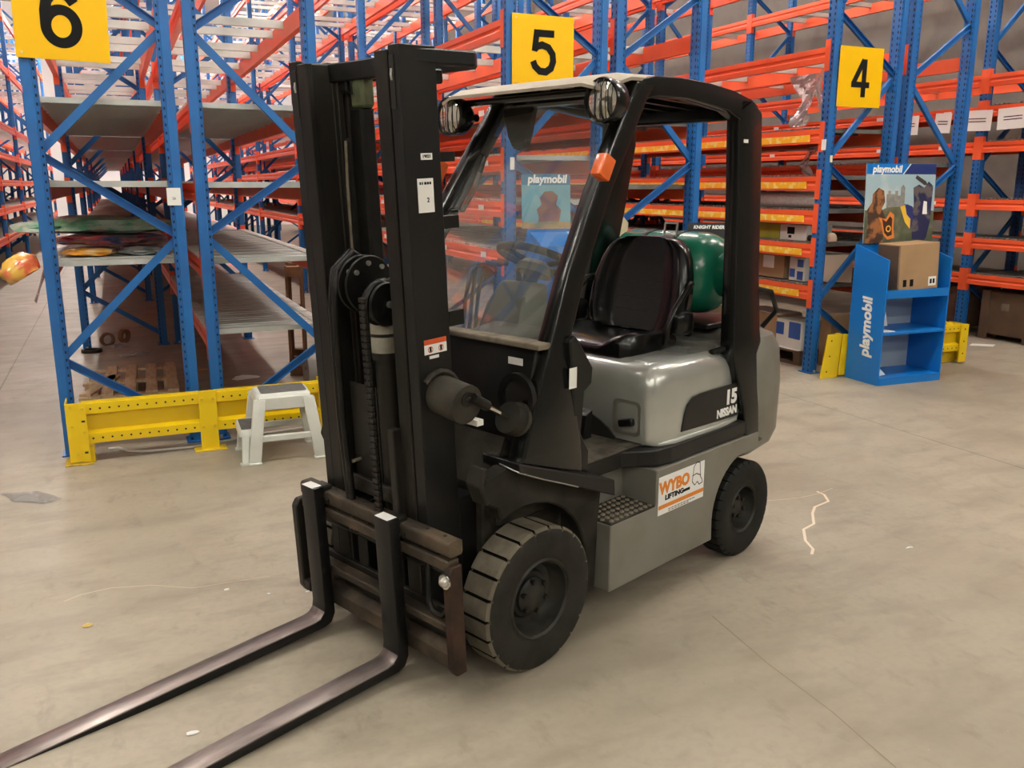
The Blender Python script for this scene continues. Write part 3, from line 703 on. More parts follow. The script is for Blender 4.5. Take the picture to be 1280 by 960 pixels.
# --- gas cylinder rack behind the seat
P(MB().box(-1.72, -1.36, -.30, .30, 1.05, 1.075).bev(.005), 'cylinder_cradle', M['charcoal'])
for y in (-.16, .16): P(MB().box(-1.70, -1.40, y - .02, y + .02, .99, 1.06), 'cradle_foot', M['charcoal'])
P(MB().tube([(-1.50, .40, 1.25), (-1.62, .47, 1.22), (-1.72, .45, 1.12), (-1.68, .40, 1.04)], .012, 8), 'gas_hose', M['vinyl_matt'], 60)
# --- mast (built upright, then leaned forward)
HM = 2.115
for s in (1, -1):
    yo = .302
    sec = [(0, yo), (0, yo - .05), (-.022, yo - .055), (-.022, yo - .014), (-.122, yo - .014), (-.122, yo - .055), (-.145, yo - .05), (-.145, yo)]
    P(MB().prism([(x, s * y) for x, y in sec], 'z', .10, HM).bev(.003), 'mast_channel', M['mast'], None, FK, True)
    yi = .248
    sec = [(.004, yi), (.004, yi - .062), (-.020, yi - .062), (-.024, yi - .040), (-.108, yi - .040), (-.112, yi - .062), (-.135, yi - .062), (-.135, yi), (-.112, yi), (-.108, yi - .024), (-.024, yi - .024), (-.020, yi)]
    P(MB().prism([(x, s * y) for x, y in sec], 'z', .13, HM - .012).bev(.003), 'mast_inner_rail', M['mast_worn'], None, FK, True)
    P(MB().cyl((-.046, s * .262, 2.03), (-.046, s * .272, 2.03), .052, 20), 'mast_roller', M['bolt'], 40, FK, True)
    P(MB().box(.001, .003, s * .268 - .012, s * .268 + .012, 1.93, 2.085).bev(.0008), 'roller_slot', M['hole'], None, FK, True)
    # worn light edge of the channel front
    P(MB().cyl((-.165, s * .20, .30), (-.165, s * .20, 1.86), .040, 16), 'lift_cylinder', M['grease'], 40, FK, True)
    P(MB().cyl((-.165, s * .20, 1.86), (-.165, s * .20, 2.04), .020, 12), 'lift_rod', M['mast_worn'], 40, FK, True)
    P(MB().box(-.215, -.12, s * .20 - .055, s * .20 + .055, 2.01, 2.055).bev(.006), 'rod_bracket', M['mast'], None, FK, True)
    P(MB().box(-.205, -.145, s * .28 - .02, s * .28 + .02, 1.77, 1.80), 'rail_stop', M['mast'], None, FK, True)
    P(MB().box(-.21, -.145, s * .285 - .015, s * .285 + .015, 1.56, 1.60), 'hose_clamp', M['mast_worn'], None, FK, True)
    P(MB().box(-.21, -.145, s * .29 - .012, s * .29 + .012, 1.24, 1.29), 'mast_stop', M['mast'], None, FK, True)
    P(MB().box(-.24, -.145, s * .245 - .05, s * .245 + .05, .20, .62).bev(.01), 'mast_foot', M['mast'], None, FK, True)
# tie bars: curved top bar between the inner rails, arm behind the outer channel
P(MB().loft([[(-.09 - b_, y, 2.045), (-.09 - b_, y, HM - .008), (-.135 - b_, y, HM - .008), (-.135 - b_, y, 2.045)] for y, b_ in ((-.245, 0), (-.15, .02), (-.05, .03), (.05, .03), (.15, .02), (.245, 0))]).bev(.004), 'inner_top_tie', M['mast'], None, FK, True)
P(MB().loft([[(x, y - w_, 2.06), (x, y + w_, 2.062), (x, y + w_, 2.108), (x, y - w_, 2.108)] for x, y, w_ in ((-.06, .28, .022), (-.145, .285, .022), (-.31, .282, .02), (-.355, .245, .02))]).bev(.006), 'tie_arm', M['mast'], None, FK, True)
P(MB().loft([[(x, y - w_, 2.06), (x, y + w_, 2.062), (x, y + w_, 2.108), (x, y - w_, 2.108)] for x, y, w_ in ((-.06, -.28, .022), (-.145, -.285, .022), (-.31, -.282, .02), (-.355, -.245, .02))]).bev(.006), 'tie_arm', M['mast'], None, FK, True)
P(MB().box(-.375, -.335, -.25, .25, 2.06, 2.118).bev(.008), 'rear_top_tie', M['mast'], None, FK, True)
P(MB().box(-.19, -.145, -.26, .26, .95, 1.05).bev(.006), 'middle_tie', M['mast'], None, FK, True)
P(MB().box(-.17, -.05, -.25, .25, .14, .30).bev(.006), 'bottom_tie', M['mast'], None, FK, True)
# hose cover column with olive cap
hc = P(MB().box(-.185, -.125, -.150, -.075, .4, 1.96).bev(.01), 'hose_column', M['grease'], None, FK, True)
MB().box(-.18, -.125, -.135, -.062, 1.955, 2.065).bev(.01).xf(TILT).obj('column_cap', mat('olive_fitting', (.10, .115, .055), .5, var=(.06, .07, .035), vscale=20), hc)
MB().box(-.128, -.118, -.118, -.104, 2.0, 2.05).xf(TILT).obj('cap_pin', M['chrome'], hc)
P(MB().tube([(-.10, -.155, 1.42), (-.10, -.152, 1.7), (-.105, -.15, 1.85)], .006, 6), 'thin_hose', M['dust_ledge'], 60, FK, True)
# central free-lift cylinder with chain pulley and hose pulley
fc = P(MB().lathe([(.046, .20), (.046, 1.11), (.058, 1.11), (.058, 1.19), (.066, 1.195), (.066, 1.215), (.045, 1.22), (.0001, 1.22)], 'z', (-.085, .03, 0), 24), 'free_lift_cylinder', M['mast_worn'], 40, FK, True)
MB().lathe([(.060, 1.135), (.060, 1.20), (.068, 1.205), (.068, 1.236), (.054, 1.236), (.052, 1.21)], 'z', (-.085, .03, 0), 24).xf(TILT).obj('cylinder_collar', mat('dirty_white_collar', (.36, .34, .28), .6, var=(.24, .22, .17), vscale=12), fc, 40)
for k_ in range(5):
    a = R(72 * k_); MB().cyl((-.085 + .035 * math.cos(a), .03 + .035 * math.sin(a), 1.16), (-.085 + .035 * math.cos(a), .03 + .035 * math.sin(a), 1.25), .006, 6).xf(TILT).obj('collar_bolt', M['mast_worn'], fc)
cp = P(MB().lathe([(.072, .05), (.077, .058), (.066, .066), (.066, .094), (.077, .102), (.072, .11), (.03, .11), (.0001, .112)], 'y', (-.045, 0, 1.31), 32), 'chain_pulley', M['grease'], 40, FK, True)
MB().cyl((-.045, .112, 1.31), (-.045, .122, 1.31), .012, 8).xf(TILT).obj('pulley_pin', M['bolt'], cp, 40)
ch = [(.032, .08, .25 + .06 * i) for i in range(18)] + [(-.045 + .077 * math.cos(R(a)), .08, 1.31 + .077 * math.sin(R(a))) for a in range(0, 181, 20)]
CH = MB().tube(ch, .012, 6).xf(TILT).obj('lift_chain', M['grease'], FK, 60)
lk = MB().box(-.007, .007, -.016, .016, -.008, .008).bev(.002).mesh('chain_link', M['mast_worn'])
for i in range(48):
    p = TILT @ Vector((.040, .08, .30 + i * .022)); link('chain_link', lk, CH, p)
for k_, y in enumerate((-.075, -.03)):
    hp = P(MB().lathe([(.06, y), (.098, y + .004), (.102, y + .010), (.098, y + .016), (.06, y + .02), (.0001, y + .02)], 'y', (-.065, 0, 1.365), 36), 'hose_pulley', M['grease'], 40, FK, True)
    for a in (40, 85, 130, 175): MB().cyl((-.065 + .076 * math.cos(R(a)), y + .02, 1.365 + .076 * math.sin(R(a))), (-.065 + .076 * math.cos(R(a)), y + .028, 1.365 + .076 * math.sin(R(a))), .009, 8).xf(TILT).obj('pulley_bolt', M['bolt'], hp, 40)
for y in (-.105, -.085):
    P(MB().tube([(.03, y, .45), (.045, y, .9), (.04, y, 1.30), (.02, y, 1.42), (-.05, y, 1.475), (-.12, y, 1.43), (-.15, y, 1.30), (-.15, y, .8)], .013, 8), 'hydraulic_hose', M['grease'], 60, FK, True)
P(MB().box(-.05, -.045, -.16, .0, .62, 1.0), 'hose_guard', M['mast_worn'], None, FK, True)
P(MB().bar((-.02, -.19, .68), (-.02, -.10, .72), .02, .012), 'cross_strap', M['dust_ledge'], None, FK, True)
P(MB().box(.0, .035, .155, .19, .42, .90).bev(.004), 'guide_plate', M['mast_worn'], None, FK, True)
P(MB().box(-.02, .0, -.15, .14, .60, .66).bev(.004), 'lower_cross_plate', M['mast_worn'], None, FK, True)
# stickers on the near channel
def sticker(x0, x1, z0, z1, m, name='sticker', yy=.3025): return P(MB().box(x0, x1, yy, yy + .0012, z0, z1), name, m, None, FK, True)
ST = sticker(-.106, -.042, 1.617, 1.722, M['paper'])
ST2 = sticker(-.108, -.062, 1.778, 1.798, M['paper'])
def on_side(x, z, yy=.3042): return TILT @ frame_m((x, yy, z), (-1, 0, 0), (0, 0, 1))
for i_, (a_, b__) in enumerate(((-.050, -.056), (-.059, -.064), (-.069, -.078), (-.080, -.088), (-.090, -.097))): P(MB().box(b__, a_, .3037, .3043, 1.703, 1.711), 'small_print', M['ink'], None, ST).data.transform(TILT)
text('2', .020, M['ink'], ST, on_side(-.082, 1.655), bold=.0004)
text('19021', .014, M['ink'], ST2, on_side(-.085, 1.788), bold=.0002)
WN = sticker(-.125, -.030, 1.163, 1.195, M['paper'], 'warning_label'); WN2 = P(MB().box(-.125, -.030, .3025, .3037, 1.195, 1.212), 'warning_band', mat('red_print', (.62, .09, .02), .5), None, WN, False); WN2.data.transform(TILT)
for x in (-.055, -.10):
    rg_ = MB().lathe([(.011, 0), (.008, 0)], 'y', (x, .3042, 1.178), 16).xf(TILT).obj('pictogram_ring', mat('pictogram_red', (.55, .10, .05), .5), WN)
    MB().box(x - .004, x + .004, .3042, .3046, 1.171, 1.186).xf(TILT).obj('pictogram', M['ink'], WN)
sticker(-.09, -.05, 1.147, 1.157, M['paper'], 'serial_label')
# --- tilt cylinder and its boss
P(MB().cyl((-.09, .30, 1.02), (-.09, .43, 1.005), .066, 28), 'tilt_boss', M['dusty'], 40, FK, True)
P(MB().tube([(-.085 + .078 * math.cos(R(a)), .304, 1.02 + .078 * math.sin(R(a))) for a in range(40, 231, 19)], .012, 6), 'boss_weld', M['dusty'], 60, FK, True)
P(MB().cyl((-.09, .425, 1.025), (-.09, .437, 1.023), .026, 16), 'boss_pin', M['mast_worn'], 40, FK, True)
P(MB().cyl((-.09, .436, 1.025), (-.09, .439, 1.023), .011, 12), 'grease_hole', M['hole'], None, FK, True)
P(MB().cyl((.245, .44, 1.03), (.175, .435, .99), .018, 10), 'rod_eye', M['mast_worn'], 40)
P(MB().cyl((.18, .435, .992), (.06, .43, .925), .011, 10), 'tilt_rod', M['chrome'], 40)
P(MB().cyl((.075, .43, .932), (.035, .43, .912), .056, 20), 'tilt_gland', M['fender'], 40)
P(MB().cyl((.035, .43, .918), (-.22, .42, .80), .060, 20), 'tilt_cylinder', M['dusty'], 40)
P(MB().bar((.035, .47, .90), (.02, .47, .88), .006, .03), 'hose_tag', M['paper'])
P(MB().box(.16, .19, .33, .40, .915, .935), 'bent_tab', M['paper'])
# --- fork carriage with side shifter
CR = P(MB().prism(rrect(.0, .060, .528, .582, .012, 4), 'y', -.40, .475), 'carriage', M['rust'], 40, FK, True)
def C(mb, name, m, sm=None): mb.xf(TILT); return mb.obj(name, m, CR, sm)
for i in range(9): C(MB().cyl((.025, -.30 + i * .09, .5815), (.025, -.30 + i * .09, .5835), .007, 8), 'bolt_hole', M['hole'])
C(MB().box(.012, .062, -.40, .47, .475, .515).bev(.005), 'shifter_upper_bar', M['rust'])
for i in range(9): C(MB().cyl((.04, -.36 + i * .095, .515), (.04, -.36 + i * .095, .522), .009, 8), 'stop_tooth', M['mast_worn'])
C(MB().box(.005, .045, -.40, .46, .52, .53), 'bar_gap', M['hole'])
C(MB().cyl((.0, -.38, .44), (.0, .42, .44), .022, 12), 'shift_cylinder', M['grease'], 40)
C(MB().box(.01, .06, -.40, .46, .245, .275).bev(.004), 'shifter_lower_bar', M['rust'])
C(MB().prism([(0, .105), (.055, .105), (.055, .165), (.02, .185), (0, .185)], 'y', -.40, .46).bev(.004), 'lower_bar', M['rust'])
C(MB().box(-.005, .012, -.40, .46, .185, .30).bev(.003), 'back_plate', M['mast_worn'])
for y0, y1, m in ((.455, .487, M['rust_red']), (-.455, -.42, M['mast_worn'])):
    C(MB().prism([(.015, .10), (.06, .10), (.078, .13), (.078, .475), (.06, .50), (.015, .50)], 'y', y0, y1).bev(.005), 'end_plate', m)
C(MB().box(.02, .078, -.42, -.375, .118, .16).bev(.004), 'end_foot', M['mast_worn'])
C(MB().cyl((.078, .471, .455), (.084, .471, .455), .026, 20), 'plate_washer', M['chrome'], 40)
C(MB().lathe([(.017, .084), (.016, .092), (.009, .099), (.0001, .10)], 'x', (0, .471, .455), 16), 'plate_bolt', M['bolt'], 40)
C(MB().cyl((.04, -.455, .46), (.04, -.475, .46), .022, 14), 'far_plate_bolt', M['mast'], 40)
C(MB().tube([(.02, .32, .46), (.035, .325, .32), (.04, .35, .29), (.04, .40, .29), (.035, .425, .32), (.02, .43, .40)], .011, 8), 'shifter_hose', M['grease'], 60)
for y in (-.10, .12): C(MB().box(-.08, .0, y - .03, y + .03, .15, .56).bev(.004), 'carriage_upright', M['mast'])
for y in (-.19, .19): C(MB().box(-.11, .0, y - .022, y + .022, .18, .50).bev(.004), 'roller_arm', M['mast_worn'])
# forks
def fork(yc, w=.088):
    t0, L_ = .040, 1.27
    xs = .066; xe = .110          # shank back and front
    zb, zt = .036, .605
    top = zb + t0
    out = [(xs, zt), (xe, zt), (xe, top + .05), (xe + .006, top + .022), (xe + .022, top + .006), (xe + .05, top), (xe + .45, top - .002), (xe + L_ - .12, top - .012), (xe + L_, top - .026), (xe + L_ + .004, zb + .002), (xe + L_ - .02, zb), (xs + .05, zb), (xs + .018, zb + .010), (xs, zb + .045)]
    b = MB().prism(out, 'y', yc - w / 2, yc + w / 2).bev(.005, 2); b.xf(TILT)
    f = b.obj('fork', M['fork'], FK, 40)
    f.data.materials.append(M['blade'])
    up = TILT.to_3x3() @ Vector((0, 0, 1))
    for p in f.data.polygons:
        c = p.center
        if p.normal.dot(up) > .35 and c.z < .2 : p.material_index = 1
    MB().box(xs + .002, xe - .002, yc - w / 2 + .004, yc + w / 2 - .012, zt, zt + .0015).xf(TILT).obj('fork_sticker', M['paper'], f)
    MB().box(xs - .045, xs, yc - w / 2 + .01, yc + w / 2 - .01, .565, .60).bev(.006).xf(TILT).obj('fork_hook', M['mast_worn'], f)
    MB().cyl((xs - .01, yc + w / 2 - .005, .545), (xs - .01, yc + w / 2 + .02, .545), .014, 10).xf(TILT).obj('fork_pin', M['mast_worn'], f, 40)
    return f
fork(.188); fork(-.268)
# stickers and letters on the body
WY = P(MB().box(-1.037, -.702, .5205, .522, .380, .545), 'body_sticker', M['white'])
OR_ = mat('sticker_orange', (.80, .25, .02), .5)
def on_body(x, z): return frame_m((x, .5228, z), (-1, 0, 0), (0, 0, 1))
text('WYBO', .070, OR_, WY, on_body(-.815, .492), bold=.0035, sx=1.02)
text('LIFTING', .030, M['ink'], WY, on_body(-.815, .448), bold=.0012, sx=1.25)
P(MB().prism([(-.704, .405), (-1.035, .405), (-1.035, .422), (-.704, .422)], 'y', .5222, .5226), 'sticker_stripe', OR_, None, WY)
P(MB().box(-.93, -.88, .5222, .5226, .440, .452), 'sticker_bar', M['ink'], None, WY)
lk_ = MB(); stroke(lk_, [(0, .02), (.01, .085), (.03, .10), (.055, .095), (.062, .03), (.075, .015), (.08, .0), (.055, -.005), (.04, .012), (.02, .0), (.0, .02)], .004); stroke(lk_, [(.0, .045), (.03, .05), (.065, .035)], .004)
lk_.xf(on_body(-.945, .45)); P(lk_, 'truck_outline', M['ink'], None, WY)
for z, n_ in ((.394, 9), (.386, 7)):
    for i_ in range(n_): P(MB().box(-.775 - i_ * .022 - .017, -.775 - i_ * .022, .5222, .5226, z - .0015, z + .0015), 'small_print', M['dusty'], None, WY)
P(MB().box(-.205, -.165, .4965, .4975, 1.0, 1.075), 'pillar_sticker', M['paper'])
P(MB().box(-1.47, -1.435, .390, .3925, 1.885, 1.90).xf(Matrix.Rotation(0, 4, 'X')), 'guard_label', M['paper'])
# --- gas cylinder strapped on behind the seat
GC = empty('gas_cylinder', (0, -3.085, 0), R(201.14)); tag(GC, 'green steel gas cylinder strapped down behind the forklift seat', 'gas cylinder')
gr = .195; gz = 1.29; gx = -1.545
pr = [(.0001, -.372), (.09, -.368), (.15, -.342), (gr - .005, -.285), (gr, -.26), (gr, .14), (gr - .006, .175), (.172, .215), (.14, .25), (.09, .272), (.0001, .28)]
MB().lathe(pr, 'y', (gx, 0, gz), 40).obj('tank', M['gasgreen'], GC, 40)
MB().lathe([(.105, .235), (.105, .335), (.099, .335), (.098, .25)], 'y', (gx, 0, gz), 32).obj('valve_collar', M['gasgreen'], GC, 40)
MB().cyl((gx, .27, gz), (gx, .325, gz), .025, 12).obj('valve', M['chrome'], GC, 40)
for y in (-.14, .04):
    MB().lathe([(gr + .004, y - .012), (gr + .004, y + .012), (gr - .002, y + .012), (gr - .002, y - .012)], 'y', (gx, 0, gz), 40, close=True).obj('strap', M['vinyl_matt'], GC, 40)
bkl = MB().tube([(gx + .10, -.02, gz + .17), (gx + .09, -.02, gz + .235), (gx + .09, .05, gz + .235), (gx + .10, .05, gz + .17)], .006, 6).obj('strap_buckle', M['bolt'], GC, 60)
MB().box(gx + .075, gx + .12, -.01, .04, gz + .155, gz + .185).bev(.004).obj('buckle_plate', M['bolt'], GC)
from mathutils import noise as mnoise
# ------------------------------------------------------------------ aisle number signs
def sign(x0, z0, num, label, tilt=0.):
    t = empty('aisle_sign', (x0 + .25, -.066, z0 + .25)); t.rotation_euler = (0, R(tilt), 0); tag(t, label, 'sign', 'yellow aisle number signs')
    MB().box(-.25, .25, -.003, .003, -.25, .25).bev(.001).obj('sign_plate', M['sign'], t)
    b = MB(); wd = .058
    if num == '6':
        stroke(b, arc(0, -.062, .082, .092, 0, 360, 40)[:-1], wd, True)
        stroke(b, [(-.082, -.062), (-.081, .02), (-.070, .075), (-.045, .108), (0, .122), (.045, .108), (.074, .07)], wd, z=.0004)
    elif num == '5':
        stroke(b, [(.088, .125), (-.052, .125)], .05); stroke(b, [(-.052, .149), (-.072, .0)], .046, z=.0004)
        stroke(b, [(-.075, .012), (-.05, .035), (-.01, .046), (.04, .03), (.075, -.015), (.080, -.065), (.062, -.112), (.02, -.140), (-.03, -.136), (-.068, -.105), (-.084, -.068)], .05, z=.0008)
    else:
        stroke(b, [(.038, .15), (.038, -.165)], .052); stroke(b, [(.026, .145), (-.082, -.055)], .05, z=.0004); stroke(b, [(-.105, -.062), (.105, -.062)], .048, z=.0008)
    b.xf(frame_m((0, -.0045, 0), (1, 0, 0), (0, 0, 1))); b.obj('numeral', M['ink'], t)
    for sx, sz in ((-.22, .22), (-.22, -.22)): MB().cyl((sx, -.003, sz), (sx, -.007, sz), .006, 8).obj('screw', M['bolt'], t, 40)
    return t
sign(-1.505, 2.425, '6', 'yellow sign with black number 6 at the top left corner', 1.2)
sign(1.648, 2.405, '5', 'yellow sign with black number 5 above the forklift roof')
sign(4.735, 2.372, '4', 'yellow sign with black number 4 on the right-hand rack')
# paper notice on a post, small tags on the right post
nt = MB().box(-.042, .042, -.002, 0, -.055, .055).obj('paper_notice', M['paper'], None, loc=(-.715, -.0515, 1.632)); tag(nt, 'white paper notice stuck on the blue post beside the mast', 'notice')
text('26', .022, M['ink'], nt, frame_m((0, -.0026, -.012), (1, 0, 0), (0, 0, 1)))
o = MB().box(-.006, .006, -.022, .022, -.045, .045).obj('scanner_tag', M['paper'], None, loc=(4.672, -.02, 2.05)); tag(o, 'small white tag clipped on the left post below the sign 4', 'tag')
o = MB().box(-.012, .012, -.004, .004, -.03, .03).obj('post_label', mat('pale_yellow_label', (.80, .74, .52), .6), None, loc=(4.735, -.055, 1.93)); tag(o, 'pale label stuck on the post under the small white tag', 'label')
o = MB().box(-.016, .016, -.004, .004, -.045, .045).obj('post_label', M['paper'], None, loc=(1.655, -.055, 1.86)); tag(o, 'pale label stuck on the post of the sign 5 rack', 'label')
# ------------------------------------------------------------------ yellow rack-end guards
def hole_row(b, x0, x1, z, n, y):
    b.use(M['hole'])
    for i in range(n):
        x = x0 + (x1 - x0) * i / max(1, n - 1); b.cyl((x, y, z), (x, y - .0012, z), .0065, 8)
def guard(x0, xm, x1, y, label, flip=False):
    t = empty('rack_end_guard', (0, 0, 0)); tag(t, label, 'guard rail', 'yellow rack end guards')
    def railm(a, b_):
        # wide folded rail: two holed flanges with a recessed web
        b = MB().use(M['yellow'])
        b.prism([(y, .385), (y - .012, .382), (y - .012, .318), (y, .312), (y + .035, .300), (y + .035, .205), (y, .192), (y - .012, .188), (y - .012, .128), (y, .124), (y + .005, .124), (y + .005, .186), (y + .042, .20), (y + .042, .305), (y + .005, .318), (y + .005, .380), (y + .05, .385), (y + .05, .39), (y, .39)], 'x', a, b_)
        for z in (.348, .158): hole_row(b, a + .05, b_ - .04, z, int((b_ - a) / .055), y - .012)
        b.use(M['yellow']); return b.obj('guard_rail', None, t)
    railm(x0 + .06, xm - .05) if xm else None
    if xm: railm(xm + .05, x1 - .03)
    else: railm(x0 + .06, x1 - .03)
    if xm:
        p = MB().box(xm - .056, xm + .056, y - .022, y - .012, .0, .402).bev(.003); p.obj('guard_post', M['yellow'], t)
        MB().box(xm - .10, xm + .10, y - .06, y + .06, 0, .010).bev(.002).obj('base_plate', M['yellow_dark'], t)
        for dx in (-.035, .035):
            for z in (.345, .16): MB().cyl((xm + dx, y - .022, z), (xm + dx, y - .032, z), .011, 6).obj('guard_bolt', M['yellow_dark'], t)
    # end brackets
    e = MB().prism([(x0 - .03, y - .03), (x0 + .045, y - .03), (x0 + .045, y - .042), (x0 + .085, y - .042), (x0 + .085, y - .034), (x0 + .053, y - .034), (x0 + .053, y - .022), (x0 - .022, y - .022), (x0 - .022, y + .15), (x0 - .03, y + .15)], 'z', .02, .395)
    e.obj('end_bracket', M['yellow'], t)
    MB().box(x0 + .04, x0 + .11, y - .01, y + .10, .0, .13).bev(.004).obj('bracket_foot', M['yellow_dark'], t)
    MB().box(x0 - .06, x0 + .10, y - .05, y + .10, .0, .012).bev(.003).obj('bracket_base', M['yellow_dark'], t)
    for dx, z, yy in ((.0, .37, -.03), (.065, .36, -.042), (.0, .25, -.03), (.065, .21, -.042), (.02, .07, -.03)): MB().cyl((x0 + dx, y + yy, z), (x0 + dx, y + yy - .007, z), .010, 6).obj('guard_bolt', M['yellow_dark'], t)
    for z in (.28, .08): MB().box(x0 + .055, x0 + .075, y - .0435, y - .042, z - .006, z + .006).obj('bracket_slot', M['hole'], t)
    MB().prism([(x1 - .035, y - .035), (x1, y - .035), (x1, y + .18), (x1 - .008, y + .18), (x1 - .008, y - .027), (x1 - .035, y - .027)], 'z', .015, .392).obj('end_bracket', M['yellow'], t)
    for z in (.34, .25, .16, .06): MB().cyl((x1 - .018, y - .035, z), (x1 - .018, y - .0365, z), .006, 8).obj('bracket_hole', M['hole'], t)
    return t
guard(-1.43, -.63, .13, -.27, 'long yellow guard rail in front of the rack under sign 6')
# right-hand guard: flared left bracket, rail behind the display
t = empty('rack_end_guard', (0, 0, 0)); tag(t, 'yellow guard rail half hidden behind the blue display stand', 'guard rail', 'yellow rack end guards')
MB().prism([(4.60, .0), (4.66, .40), (4.80, .395), (4.775, .0)], 'y', -.275, -.262).obj('flared_bracket', M['yellow'], t)
MB().prism([(4.775, .0), (4.80, .395), (4.83, .395), (4.81, 0)], 'y', -.262, -.21).obj('bracket_fold', M['yellow'], t)
MB().prism([(4.81, .02), (4.83, .395), (4.97, .385), (4.96, .01)], 'y', -.285, -.270).obj('bracket_flange', M['yellow'], t)
for x, z in ((4.70, .34), (4.69, .20), (4.665, .06), (4.90, .34), (4.89, .20), (4.885, .06)): MB().cyl((x, -.285 if x > 4.8 else -.275, z), (x, -.2865 if x > 4.8 else -.2765, z), .008, 8).obj('bracket_hole', M['hole'], t)
b = MB().use(M['yellow']); y = -.265
b.prism([(y, .385), (y - .012, .382), (y - .012, .318), (y, .312), (y + .035, .300), (y + .035, .205), (y, .192), (y - .012, .188), (y - .012, .128), (y, .124), (y + .05, .124), (y + .05, .39), (y, .39)], 'x', 4.97, 6.34)
for z in (.348, .158): hole_row(b, 5.0, 6.30, z, 24, y - .012)
b.obj('guard_rail', None, t)
MB().box(6.32, 6.42, -.30, -.285, .015, .385).bev(.002).obj('end_bracket', M['yellow'], t); MB().box(6.405, 6.42, -.285, -.08, .015, .385).obj('bracket_side', M['yellow'], t)
MB().box(6.15, 6.40, -.20, -.10, 0, .14).bev(.004).obj('bracket_foot', M['yellow_dark'], t)
MB().box(6.18, 6.26, -.24, -.12, .385, .405).obj('bracket_cap', M['yellow'], t)
for z in (.34, .22, .10): MB().cyl((6.37, -.30, z), (6.37, -.3015, z), .008, 8).obj('bracket_hole', M['hole'], t)
# ------------------------------------------------------------------ white two-step stool
SO = empty('step_stool', (-.2, -.55, 0), R(-2)); tag(SO, 'white plastic two-step stool with grey treads beside the mast', 'step stool')
def leg(b, xt, yt, xb, yb, zt, wt=.05, wb=.055, th=.022):
    """flat tapering leg facing -y or +y"""
    b.loft([[(xb - wb / 2, yb - th, .012), (xb + wb / 2, yb - th, .012), (xb + wb / 2, yb + th, .012), (xb - wb / 2, yb + th, .012)], [(xt - wt / 2, yt - th, zt), (xt + wt / 2, yt - th, zt), (xt + wt / 2, yt + th, zt), (xt - wt / 2, yt + th, zt)]])
top = MB().loft([[(x, y, z) for x, y in rrect(-.165 - e, .165 + e, -.135 - e, .135 + e, .03)] for e, z in ((.012, .365), (.008, .40), (.0, .422), (-.012, .428))])
top.obj('top_step', M['plastic_white'], SO, 45)
MB().prism(rrect(-.135, .150, -.105, .115, .02), 'z', .428, .431).obj('tread_pad', M['tread_grey'], SO)
# side panels front (-y) and back (+y) with arched openings: legs + rails
for sy in (-1, 1):
    yb = sy * .19; yt = sy * .142
    for sx, xb, xt in ((-1, -.205, -.150), (1, .205, .150)):
        b = MB(); leg(b, xt, yt, xb, yb, .40, .074, .074, .020); b.bev(.006, 2).obj('leg', M['plastic_white'], SO, 40)
        MB().prism(rrect(xb - .042, xb + .042, yb - .030, yb + .030, .015), 'z', 0, .014).bev(.003).obj('foot', M['plastic_white'], SO)
    b = MB().loft([[(-.17, yt - .016, .33), (.17, yt - .016, .33), (.17, yt + .016, .33), (-.17, yt + .016, .33)], [(-.16, yt - .016, .41), (.16, yt - .016, .41), (.16, yt + .016, .41), (-.16, yt + .016, .41)]]); b.bev(.005).obj('apron', M['plastic_white'], SO)
    b = MB().box(-.185, .185, sy * .172 - .014, sy * .172 + .014, .135, .175); b.bev(.005).obj('lower_rail', M['plastic_white'], SO)
# lower step on the left side
MB().loft([[(x, y, z) for x, y in rrect(-.275 - e, -.165, -.150 - e, .150 + e, .02)] for e, z in ((.01, .175), (.006, .205), (0, .215))]).obj('lower_step', M['plastic_white'], SO, 45)
MB().prism(rrect(-.268, -.175, -.13, .13, .012), 'z', .215, .218).obj('tread_pad', M['tread_grey'], SO)
for sy in (-1, 1):
    b = MB(); leg(b, -.245, sy * .145, -.262, sy * .18, .19, .045, .04, .014); b.bev(.004).obj('leg', M['plastic_white'], SO)
    MB().prism(rrect(-.262 - .03, -.262 + .03, sy * .18 - .022, sy * .18 + .022, .01), 'z', 0, .012).obj('foot', M['plastic_white'], SO)
MB().box(.160, .176, -.14, .14, .22, .40).bev(.004).obj('back_web', M['plastic_white'], SO)
# ------------------------------------------------------------------ pallets
def pallet(name, label, loc, rot, m, L_=1.15, W_=.70, broken=False, nb=5):
    t = empty(name, loc); t.rotation_euler = rot; tag(t, label, 'pallet', 'wooden pallets')
    bw = .085
    for i in range(nb):
        x = -W_ / 2 + bw / 2 + (W_ - bw) * i / (nb - 1)
        o = MB().box(-bw / 2, bw / 2, -L_ / 2, L_ / 2, -.010, .010).bev(.002).obj('top_board', m, t, loc=(x, 0, .134))
        if broken and i == 0: o.rotation_euler = (0, 0, R(-16)); o.scale = (1, .62, 1); o.location = (x + .10, -.18, .134)
    for y in (-L_ / 2 + .05, 0, L_ / 2 - .05):
        MB().box(-W_ / 2, W_ / 2, y - .045, y + .045, .104, .124).bev(.002).obj('stringer_board', m, t)
        for x in (-W_ / 2 + .06, 0, W_ / 2 - .06): MB().box(x - .05, x + .05, y - .045, y + .045, .022, .104).bev(.003).obj('block', m, t)
    for x in (-W_ / 2 + .06, 0, W_ / 2 - .06): MB().box(x - .045, x + .045, -L_ / 2, L_ / 2, 0, .022).bev(.002).obj('bottom_board', m, t)
    return t
pallet('wooden_pallet', 'pale wooden pallet with a broken left board lying under the rack of sign 6', (-1.07, 1.62, 0), (0, 0, R(-2)), M['wood'], 1.15, .72, True)
pallet('wooden_pallet', 'old brown pallet standing on edge in the aisle behind the mast', (.36, 2.25, .50), (R(90), 0, R(78)), M['wood_dark'], 1.0, .95, nb=6)
